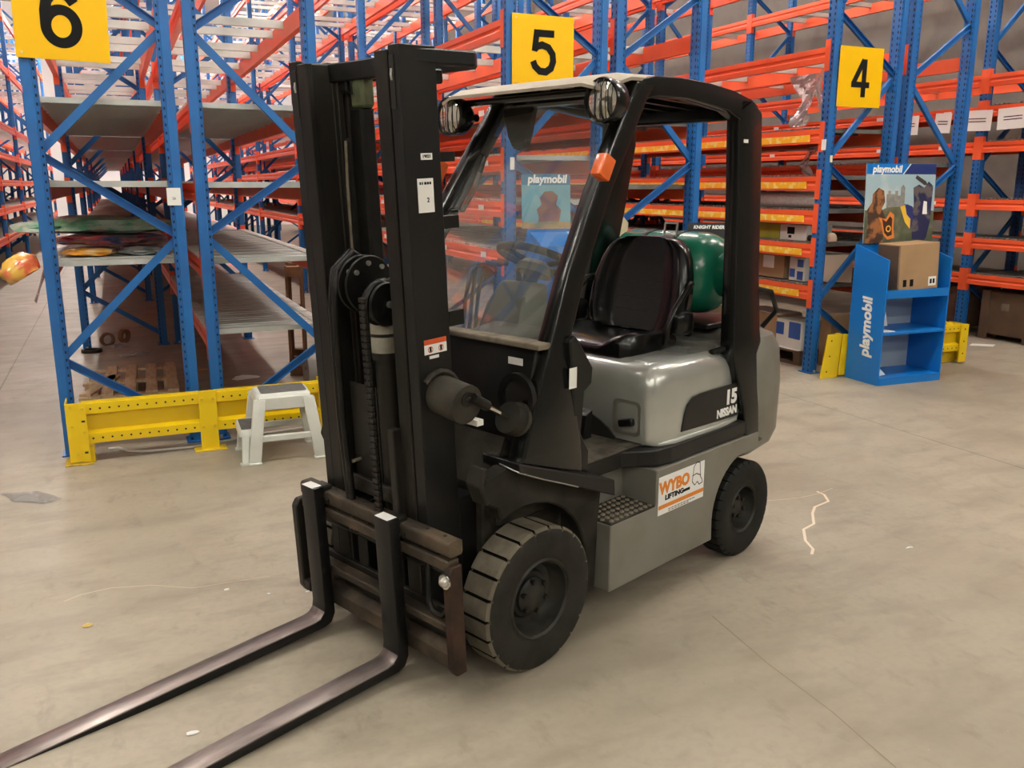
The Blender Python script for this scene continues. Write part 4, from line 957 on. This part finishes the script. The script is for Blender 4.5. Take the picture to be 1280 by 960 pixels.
pallet('wooden_pallet', 'second old brown pallet leaning against the first behind the mast', (.56, 2.0, .50), (R(90), 0, R(80)), M['wood_dark'], 1.0, .95, nb=6)
pallet('wooden_pallet', 'dark pallet on the floor under the shelves of the sign 4 rack', (5.10, .95, 0), (0, 0, R(2)), M['card_dark'], 1.4, .62)
rl = MB().lathe([(.02, -.18), (.15, -.18), (.155, -.17), (.155, .17), (.15, .18), (.02, .18)], 'x', (0, 0, 0), 28).obj('film_roll', mat('grey_film_roll', (.33, .32, .30), .5), None, 40, loc=(.50, 1.35, .155)); tag(rl, 'grey roll lying on the floor behind the mast by the brown pallets', 'roll')
# ------------------------------------------------------------------ bagged goods on the deck of rack 6
def lump(name, label, cat, c, size, m, seed=0, amp=.18, group=None, rz=0., sub=3):
    b = MB(); bmesh.ops.create_icosphere(b.bm, subdivisions=sub, radius=1.)
    for v in b.bm.verts:
        p = v.co.copy(); n = mnoise.noise(p * 1.7 + Vector((seed * 7.1, seed, 0))) * amp + mnoise.noise(p * 4.3 + Vector((seed, 0, 3))) * amp * .5
        q = p * (1 + n); q.x = math.copysign(abs(q.x) ** .75, q.x); q.y = math.copysign(abs(q.y) ** .75, q.y)
        v.co = Vector((q.x * size[0], q.y * size[1], max(-.6, q.z) * size[2]))
    zmin = min(v.co.z for v in b.bm.verts)
    for v in b.bm.verts: v.co.z -= zmin
    o = b.obj(name, m, None, 60, loc=c, rot=(0, 0, rz)); tag(o, label, cat, group); return o
g_ = 'plastic bags of goods on the lowest deck of rack 6'
bagm = lambda n, c, v: mat(n, c, .22, var=v, vscale=9, vmix=(.45, .6), bump=.5, bscale=18, coat=.6)
lump('goods_bag', 'green bagged bundle lying on top of the pile on the deck', 'bag', (-1.18, .95, 1.375), (.50, .34, .065), bagm('green_bag', (.14, .40, .24), (.42, .52, .42)), 1, .42, group=g_)
lump('goods_bag', 'flat dark blue and red bag under the green one', 'bag', (-1.12, .80, 1.31), (.34, .42, .036), bagm('red_bag', (.42, .05, .05), (.04, .05, .14)), 2, .42, group=g_)
lump('goods_bag', 'silver grey bag at the right end of the pile on the deck', 'bag', (-.90, .55, 1.246), (.16, .25, .030), bagm('silver_bag', (.45, .48, .47), (.20, .26, .24)), 3, .42, group=g_)
lump('goods_bag', 'yellow and orange bag lying at the front of the deck', 'bag', (-1.25, .50, 1.246), (.17, .22, .030), bagm('yellow_bag', (.86, .42, .06), (.80, .55, .25)), 4, .42, group=g_)
# orange bag hanging over the left edge
o = lump('goods_bag', 'orange and red bag hanging over the left edge of the deck', 'bag', (-1.625, .25, 1.13), (.118, .12, .095), bagm('orange_bag', (.92, .55, .10), (.86, .20, .10)), 6, .25, g_)
o.rotation_euler = (R(-8), R(-30), R(10))
b = MB(); G = [[(-1.50 - .02 * math.sin(j) - .02 * i, .45 + .06 * j, 1.22 - .055 * i + .01 * math.sin(i + j)) for j in range(4)] for i in range(6)]
sheetgrid(b, G, .002); o = b.obj('plastic_scrap', M['film'], None, 60); tag(o, 'strip of clear film dangling below the orange bag', 'film')
# small litter under rack 6
lit = 'litter on the floor under rack 6'
for i, (x, y, lab) in enumerate(((-1.26, 4.15, 'brown tape roll beside the second blue post under rack 6'), (-1.09, 4.33, 'small brown tape roll right of the other roll under rack 6'))):
    o = MB().lathe([(.05, -.025), (.075, -.025), (.075, .025), (.05, .025)], 'y', (0, 0, .075), 20, close=True).obj('tape_roll', M['wood_dark'], None, 40, loc=(x, y, 0), rot=(0, 0, R(20 + 30 * i))); tag(o, lab, 'tape roll', lit)
o = MB().lathe([(.07, 0), (.10, 0), (.10, .03), (.07, .03)], 'z', (0, 0, 0), 20, close=True).obj('tape_roll', M['dusty'], None, 40, loc=(-1.415, 3.85, 0)); tag(o, 'dark flat ring on the floor left of the pallet', 'tape roll', lit)
def crumple(name, label, cat, pts, m, h=.03, z=0.):
    """thin crumpled sheet lying on a surface"""
    b = MB(); cx = sum(p[0] for p in pts) / len(pts); cy = sum(p[1] for p in pts) / len(pts); rings = []
    for k_ in (1., .7, .35):
        rings.append([(cx + (x - cx) * k_, cy + (y - cy) * k_, z + .004 + h * (1 - k_) * (.6 + .8 * abs(mnoise.noise(Vector((x * 9, y * 9, k_ * 5)))))) for x, y in pts])
    b.loft(rings, cap=False); v = [b.bm.verts.new(p) for p in rings[-1]]; b._face(v)
    b2 = [b.bm.verts.new((x, y, z + .001)) for x, y in pts]; b._face(b2)
    o = b.obj(name, m, None); tag(o, label, cat); return o
def blob(cx, cy, rx, ry, n=12, seed=0, rz=0.):
    rnd = random.Random(seed); P_ = []
    for i in range(n):
        a = 2 * math.pi * i / n; k_ = .7 + .5 * rnd.random(); x, y = rx * k_ * math.cos(a), ry * k_ * math.sin(a); P_.append((cx + x * math.cos(rz) - y * math.sin(rz), cy + x * math.sin(rz) + y * math.cos(rz)))
    return P_
crumple('plastic_scrap', 'crumpled white plastic on the floor at the left edge of the picture', 'plastic', blob(-1.64, -.83, .20, .075, 14, 3, R(-40)), M['film'], .045)
crumple('plastic_scrap', 'clear plastic lying on the floor behind the pallet', 'plastic', blob(-1.0, 3.5, .18, .10, 12, 5), M['film'], .05)
crumple('plastic_scrap', 'white plastic beside the brown tape rolls under rack 6', 'plastic', blob(-1.2, 4.05, .16, .10, 12, 6), M['film'], .05)
crumple('cardboard_scrap', 'torn brown cardboard on the floor between the left racks', 'cardboard', blob(-.40, 2.4, .13, .08, 9, 8), M['card'], .02)
crumple('paper_scrap', 'grey torn paper on the floor behind the step stool', 'paper', blob(-.12, 1.9, .14, .09, 9, 9), M['paper'], .03)
crumple('leaf', 'dry yellow leaf on the floor at the lower left', 'leaf', blob(-1.319, -2.57, .022, .018, 10, 4), mat('dry_leaf', (.62, .45, .14), .8), .012)
for i, (x, y, sx, sy, lab) in enumerate(((-1.0, -3.48, .020, .010, 'between the two forks near the bottom edge'), (-.78, -2.47, .014, .007, 'left of the fork carriage beside the chalk line'), (-.62, -2.586, .009, .008, 'close to the fork carriage'), (-.46, -2.63, .016, .005, 'next to the far fork heel'), (2.29, -1.94, .014, .01, 'on the open floor right of the rear wheel'), (2.27, -3.35, .022, .008, 'right of the chalk zigzag'))):
    crumple('paper_scrap', 'tiny white paper bit ' + lab, 'paper', blob(x, y, sx, sy, 8, 20 + i), M['paper'], .004)
crumple('paper_sheet', 'white paper sheet on the floor right of the blue display', 'paper', [(7.30, .36), (7.42, .42), (7.60, .27), (7.47, .20)], M['paper'], .004)
lump('rubble', 'small dark lump on the floor before the brown crate', 'debris', (8.05, .62, 0), (.05, .035, .03), M['card_dark'], 9)
# white cable along the foot of the left guard
b = MB(); cab = [(-1.25, -.02, .008), (-1.19, -.02, .008), (-1.13, -.12, .008), (-1.05, -.17, .008), (-.9, -.19, .008), (-.74, -.20, .008), (-.6, -.17, .008), (-.45, -.12, .008), (-.25, -.06, .008), (.1, -.02, .008)]
o = b.tube(cab, .008, 6).obj('cable', M['cable'], None, 60); tag(o, 'white cable running along the floor under the left yellow guard', 'cable')
# ------------------------------------------------------------------ blue display stand with poster and box
DS = empty('display_stand', (4.85, -.70, 0), R(-3)); tag(DS, 'blue cardboard display stand with three shelves under the sign 4', 'display stand')
W_, D_ = .70, .40
for x in (0, W_):
    MB().prism([(0, 0), (D_, 0), (D_, 1.20), (.0, 1.085)], 'x', x - .006, x + .006).obj('side_panel', M['dblue'], DS)
MB().box(0, W_, D_ - .012, D_, 0, 1.0).obj('back_panel', M['dgrey'], DS)
MB().box(0, W_, D_ - .014, D_ - .002, .82, 1.19).obj('upper_back', M['dblue'], DS)
for z in (.04, .44, .78): MB().box(.006, W_ - .006, 0, D_ - .012, z, z + .025).bev(.003).obj('shelf', M['dblue'], DS)
MB().box(.006, W_ - .006, -.006, .004, 0, .065).obj('kick_plate', M['dblue'], DS); MB().box(.006, W_ - .006, -.006, .0, .76, .83).obj('shelf_lip', M['dblue'], DS)
text('playmobil', .155, M['white'], DS, frame_m((-.0075, .17, .50), (0, .14, 1), (0, 1, 0)) @ Matrix.Rotation(math.pi, 4, 'X') if False else frame_m((-.0075, .19, .49), (0, .03, 1), (0, 1, 0)) , bold=.006, shear=.12, sx=.88)
def dsw(x, y, z): return DS.matrix_basis @ Vector((x, y, z)) if False else Vector((4.85 + x * math.cos(R(-3)) - y * math.sin(R(-3)), -.70 + x * math.sin(R(-3)) + y * math.cos(R(-3)), z))
o = MB().box(0, .13, 0, .002, 0, .13).obj('price_card', M['paper'], None, loc=dsw(.20, .30, .468), rot=(R(-18), 0, R(-8))); tag(o, 'white card leaning at the back of the middle display shelf', 'card')
o = MB().prism([(0, 0), (.11, 0), (.05, .09)], 'y', 0, .003).obj('folded_leaflet', mat('leaflet', (.55, .68, .82), .5), None, loc=dsw(.05, .06, .072), rot=(R(-30), 0, R(10))); tag(o, 'folded pale leaflet on the bottom display shelf', 'leaflet')
for z, lab in ((.466, 'middle'), (.806, 'upper')):
    o = MB().prism([(0, 0), (.12, -.02), (.11, .10), (.01, .11)], 'z', 0, .006).obj('leaflet', M['paper'], None, loc=dsw(.03, .03, z)); tag(o, 'white leaflet at the left front of the %s display shelf' % lab, 'leaflet')
# open carton on the upper shelf
BX = empty('cardboard_box', dsw(.17, .04, .806), R(-10)); BX.rotation_euler = (0, R(-3), R(-8)); tag(BX, 'brown cardboard box standing in the top of the blue display', 'box')
MB().box(0, .40, 0, .28, .006, .40).bev(.003).obj('carton', M['card'], BX)
MB().box(.04, .075, -.0015, 0, .04, .10).obj('print_mark', M['ink'], BX); MB().box(.11, .145, -.0015, 0, .04, .10).obj('print_mark', M['ink'], BX); MB().box(.30, .38, -.0015, 0, .03, .11).obj('print_label', M['paper'], BX)
for x in (.315, .345): MB().box(x, x + .02, -.0025, -.0015, .05, .09).obj('print_mark', M['ink'], BX)
MB().box(-.003, -.0005, .02, .28, .02, .39).obj('carton_end', M['card_dark'], BX)
# poster
def poster(label, loc, rz, wd, ht, lean, kind):
    t = empty('poster', loc); t.rotation_euler = (R(lean), 0, rz); tag(t, label, 'poster')
    rnd = random.Random(5 if kind else 6)
    MB().box(0, wd, 0, .006, 0, ht).obj('poster_board', mat('poster_sky', (.36, .50, .56), .4, var=(.62, .66, .64), vscale=3) if kind == 1 else mat('poster_teal', (.05, .24, .36), .35, var=(.22, .46, .50), vscale=3, vmix=(.3, .7)), t)
    def shp(pts, m, lay, name='print_shape'): MB().prism([(x * wd, z * ht) for x, z in pts], 'y', -.0006 * lay - .0004, -.0006 * lay).obj(name, m, t)
    if kind == 1:
        shp([(0, .87), (.52, .87), (.62, 1), (0, 1)], M['dblue'], 1); shp([(.535, .87), (1, .87), (1, 1), (.635, 1)], M['dnavy'], 1); shp([(.515, .87), (.525, .87), (.625, 1), (.615, 1)], M['white'], 2)
        text('playmobil', .085, M['white'], t, frame_m((wd * .29, -.003, ht * .93), (1, 0, 0), (0, 0, 1)), bold=.003, shear=.12)
        grn = mat('poster_hill', (.075, .095, .055), .5, var=(.16, .15, .085), vscale=9); shp([(0, .42), (.2, .40), (.36, .47), (.55, .50), (.72, .44), (1, .40), (1, 0), (0, 0)], grn, 1)
        gs = mat('poster_castle', (.22, .22, .21), .5, var=(.32, .31, .28), vscale=20); shp([(.30, .45), (.30, .62), (.32, .62), (.32, .66), (.36, .66), (.36, .62), (.42, .62), (.42, .66), (.46, .66), (.46, .60), (.50, .60), (.50, .70), (.53, .74), (.56, .70), (.56, .46)], gs, 2)
        br = mat('poster_bronze', (.34, .13, .045), .45, var=(.06, .03, .02), vscale=11, vmix=(.45, .55)); shp([(.02, .0), (.05, .25), (.03, .42), (.10, .52), (.10, .62), (.18, .70), (.26, .66), (.28, .52), (.24, .44), (.30, .30), (.27, .0)], br, 2)
        shp([(.20, .33), (.30, .30), (.36, .40), (.42, .36), (.42, .18), (.44, .06), (.34, .04), (.28, .10), (.24, .24)], mat('shield_orange', (.72, .22, .04), .45), 3); shp([(.25, .31), (.31, .27), (.36, .34), (.395, .31), (.395, .18), (.40, .10), (.34, .08), (.29, .13)], mat('shield_dark', (.05, .02, .01), .5), 4)
        MB().lathe([(.030, -.0036), (.018, -.0036)], 'y', (wd * .345, 0, ht * .18), 16).obj('print_shape', mat('flame_yellow', (.85, .42, .05), .5), t)
        nv = mat('poster_navy', (.015, .02, .075), .45, var=(.12, .10, .10), vscale=8, vmix=(.5, .58)); shp([(.70, .04), (.68, .30), (.70, .50), (.68, .70), (.76, .74), (.84, .70), (.90, .78), (.97, .72), (.96, .50), (.95, .25), (.90, .02)], nv, 2)
        shp([(.50, .46), (.60, .49), (.68, .46), (.70, .30), (.67, .16), (.58, .26)], mat('shield_navy', (.02, .03, .16), .45), 3); shp([(.50, .46), (.57, .48), (.60, .36), (.66, .30), (.66, .17), (.58, .26)], mat('shield_yellow', (.85, .52, .05), .45), 4)
        shp([(.70, .82), (.72, .86), (.86, .78), (.88, .74), (.84, .73)], mat('poster_iron', (.05, .04, .04), .5), 3); shp([(.83, .36), (.90, .36), (.89, .52), (.84, .53)], M['white'], 4)
    else:
        shp([(0, .80), (1, .80), (1, 1), (0, 1)], mat('poster_top', (.02, .15, .28), .4), 1)
        text('playmobil', .083, M['white'], t, frame_m((wd * .52, -.003, ht * .905), (1, 0, 0), (0, 0, 1)), bold=.003, shear=.12)
        bw = mat('poster_brown', (.16, .055, .035), .5, var=(.26, .10, .06), vscale=7); shp([(.32, 0), (.34, .22), (.30, .35), (.40, .44), (.36, .56), (.46, .68), (.62, .69), (.74, .60), (.70, .44), (.80, .34), (.78, .2), (.72, 0)], bw, 2)
        shp([(0, 0), (1, 0), (1, .10), (.6, .13), (.2, .10), (0, .14)], mat('poster_sand', (.42, .26, .10), .5, var=(.2, .2, .08), vscale=12), 3)
    return t
poster('castle poster with blue header standing on the back of the blue display', (4.915, -.330, 1.203), R(-3), .79, .685, -3, 1)
DS5 = empty('display_stand', (1.735, -.37, 0), R(-3)); tag(DS5, 'blue display stand behind the windscreen and steering wheel', 'display stand')
for x in (0, .36): MB().prism([(0, 0), (.26, 0), (.26, 1.32), (0, 1.24)], 'x', x - .005, x + .005).obj('side_panel', M['dblue'], DS5)
MB().box(0, .36, .25, .26, 0, 1.38).obj('back_panel', M['dblue'], DS5)
for z in (.04, .62, 1.18): MB().box(.005, .355, 0, .25, z, z + .02).obj('shelf', M['dblue'], DS5)
MB().prism([(-.03, 1.20), (-.02, 1.27), (.20, 1.36), (.20, 1.20)], 'x', .005, .30).obj('header_tray', M['dblue'], DS5); MB().prism([(-.03, 1.20), (-.02, 1.27), (.20, 1.36), (.20, 1.20)], 'x', .301, .355).obj('tray_end', mat('pale_blue_card', (.55, .66, .80), .5), DS5)
poster('teal poster with white lettering seen through the windscreen', (1.72, -.095, 1.385), R(-3), .40, .40, -3, 2)
lean = MB().prism([(-.10, 0), (.16, .0), (.34, 1.42), (.24, 1.52)], 'y', 0, .012).obj('cardboard_flap', mat('beige_card', (.50, .42, .28), .7), None, loc=(2.02, -.22, 1.05)); tag(lean, 'tall beige cardboard sheet standing beside the teal poster', 'cardboard')
lean.location = (2.22, -.24, 0)
# black display header beyond the gas cylinder
KD = empty('display_stand', (3.235, -.38, 0), R(-30)); tag(KD, 'dark display with black lettered header behind the gas cylinder', 'display stand')
MB().box(-.15, .15, 0, .20, 0, 1.25).bev(.004).obj('bin', M['card_dark'], KD)
MB().box(-.165, .165, .0, .012, 1.25, 1.415).obj('header', mat('black_card', (.012, .012, .013), .4), KD).rotation_euler = (R(-6), 0, 0)
text('KNIGHT RIDER', .037, M['white'], KD, frame_m((.0, .124, 1.372), (1, 0, 0), (0, .10, 1)), bold=.0015, shear=.15, sx=.98)
# ------------------------------------------------------------------ goods on the right-hand shelves
def carton(label, x0, x1, y0, y1, z0, z1, m, extra=None, name='cardboard_box'):
    t = empty(name, ((x0 + x1) / 2, (y0 + y1) / 2, z0)); tag(t, label, 'box', 'boxes on the right-hand shelves')
    hx, hy, h = (x1 - x0) / 2, (y1 - y0) / 2, z1 - z0
    MB().box(-hx, hx, -hy, hy, 0, h).bev(.003).obj('carton', m, t); MB().box(-hx * .98, hx * .98, -.025, .025, h, h + .001).obj('tape', M['card_pale'], t)
    for (u0, u1, v0, v1, mm) in extra or (): MB().box(-hx - .0015, -hx, -hy + u0, -hy + u1, v0, v1).obj('print_mark', mm, t)
    return t
zd = lambda z: z + .016
olive = mat('olive_carton', (.36, .36, .03), .6, var=(.26, .27, .04), vscale=4); wcard = mat('white_carton', (.72, .70, .64), .6); bprint = mat('blue_print', (.03, .10, .36), .5)
carton('olive yellow box on the second shelf of the sign 4 rack', 4.80, 5.15, .62, 1.35, zd(1.18), zd(1.18) + .15, olive)
carton('pale box with black cup print on the shelf beside the olive box', 4.79, 5.1, .24, .60, zd(1.18), zd(1.18) + .14, wcard, ((.16, .26, .055, .12, M['ink']), (.20, .24, .02, .045, M['ink'])))
carton('brown carton with a white shipping label on the lowest shelf', 4.82, 5.25, .55, 1.30, zd(.80), zd(.80) + .22, M['card'], ((.14, .30, .09, .21, M['paper']),))
carton('white box with blue round print on the lowest shelf by the post', 4.81, 5.1, .25, .46, zd(.80), zd(.80) + .22, wcard, ((.02, .10, .01, .09, bprint), (.02, .10, .13, .20, bprint), (.13, .20, .03, .11, bprint)))
carton('blue and white box under the lowest shelf of the sign 4 rack', 4.85, 5.15, .27, .63, .146, .42, wcard, ((.02, .18, .10, .26, bprint), (.25, .36, .12, .24, bprint)))
carton('brown carton on the dark pallet under the lowest shelf', 4.88, 5.2, .66, 1.2, .146, .44, M['card'])
o = MB().box(0, .30, 0, .55, 0, .006).obj('paper_sheet', M['paper'], None, loc=(4.80, .70, .4465)); tag(o, 'white sheet lying on the carton on the dark pallet', 'paper'); o.location = (4.89, .67, .4435)
o = MB().box(0, .085, 0, .5, 0, .004).obj('paper_sheet', M['paper'], None, loc=(4.81, .27, .1445)); tag(o, 'white sheet on the front of the dark pallet', 'paper')
rg = MB().lathe([(.03, 0), (.075, 0), (.075, 1.3), (.03, 1.3)], 'y', (0, 0, .075), 18).obj('mesh_roll', mat('grey_mesh', (.42, .42, .40), .6, var=(.58, .57, .54), vscale=60), None, 40, loc=(4.83, .10, zd(1.48))); tag(rg, 'long grey wire mesh roll on the third shelf of the sign 4 rack', 'roll')
o = MB().lathe([(.0001, 0), (.03, .01), (.035, .03), (.025, .055), (.0001, .06)], 'z', (0, 0, 0), 14).obj('black_cap', M['vinyl_matt'], None, 40, loc=(4.80, .19, zd(1.18))); tag(o, 'small black cap on the shelf near the left post', 'cap')
fl_ = MB().prism([(0, 0), (.30, -.02), (.33, .24), (-.06, .25)], 'y', 0, .012).obj('cardboard_flap', M['card_pale'], None, loc=(4.90, .09, zd(.80) + .012), rot=(R(-8), 0, R(-8))); tag(fl_, 'pale cardboard flap standing on the shelf left of the blue display', 'cardboard')
carton('brown carton on the floor behind the left side of the blue display', 5.04, 5.38, .09, .23, 0, .50, M['card'])
gl_ = lump('work_glove', 'pale glove lying on the shelf behind the left post of rack 4', 'glove', (4.93, .06, zd(1.18)), (.05, .03, .05), M['card_pale'], 12)
# clear wrap hanging in the upper bays of rack 4
def hang(label, x, y, z0, z1, w_, seed):
    b = MB(); G = []
    n = 14
    for i in range(n):
        u = i / (n - 1); row = []
        for j in range(7):
            v = j / 6 - .5; ww = w_ * (1 - .45 * u) * (1 + .35 * math.sin(u * 7 + seed))
            row.append((x + .05 * mnoise.noise(Vector((u * 5, v * 6, seed))) + .03 * math.sin(u * 4 + seed), y + v * ww + .04 * math.sin(u * 5 + seed * 2), z1 + (z0 - z1) * u))
        G.append(row)
    sheetgrid(b, G, .002); o = b.obj('plastic_wrap', M['film'], None, 60); tag(o, label, 'plastic wrap', 'clear wrap hanging in rack 4')
hang('long clear plastic wrap hanging in the upper bay of the sign 4 rack', 4.98, .62, 2.25, 2.72, .30, 1.)
hang('short clear plastic wrap hanging below the yellow strip of rack 4', 5.0, .50, 1.80, 2.06, .14, 2.3)
hang('narrow clear plastic strip hanging beside the left post of the sign 4 rack', 4.80, .16, 2.22, 2.72, .08, 3.1)
# notices hung on the far right rack
for i, (y, wd, lab) in enumerate(((1.85, .26, 'leftmost white notice hung on the far right rack beam'), (1.38, .22, 'second white notice from the left on the far right rack'), (.93, .36, 'third white notice on the far right rack, right of the blue post'), (.50, .36, 'rightmost white notice on the far right rack at the picture edge'))):
    o = MB().box(-.002, 0, -wd / 2, wd / 2, -.11, .11).obj('paper_notice', M['paper'], None, loc=(7.742, y, 2.40), rot=(R(random.uniform(-3, 3)), 0, 0)); tag(o, lab, 'notice', 'notices on the far right rack')
    for k_ in range(2): MB().box(-.0035, -.002, -wd * .3, wd * .3, .015 - .03 * k_, .025 - .03 * k_).obj('print_line', M['rust_red'], o)
# big brown crates under the far right rack
for i, (y0, y1, lab) in enumerate(((.98, 2.1, 'large dark brown crate under the far right rack, behind the paper sheet'), (-.5, .70, 'large dark brown crate at the right picture edge under the rack'))):
    t = empty('crate', (8.2, (y0 + y1) / 2, 0)); tag(t, lab, 'crate', 'dark crates under the far right rack'); h = (y1 - y0) / 2
    MB().box(-.34, .34, -h, h, .06, .54).bev(.01).obj('crate_body', M['card_dark'], t)
    for y in (-h + .06, 0, h - .06): MB().box(-.355, -.34, y - .05, y + .05, .0, .55).obj('crate_batten', M['card_dark'], t)
    MB().box(-.3425, -.341, h - .35, h - .25, .34, .42).obj('crate_label', M['dust_ledge'], t)
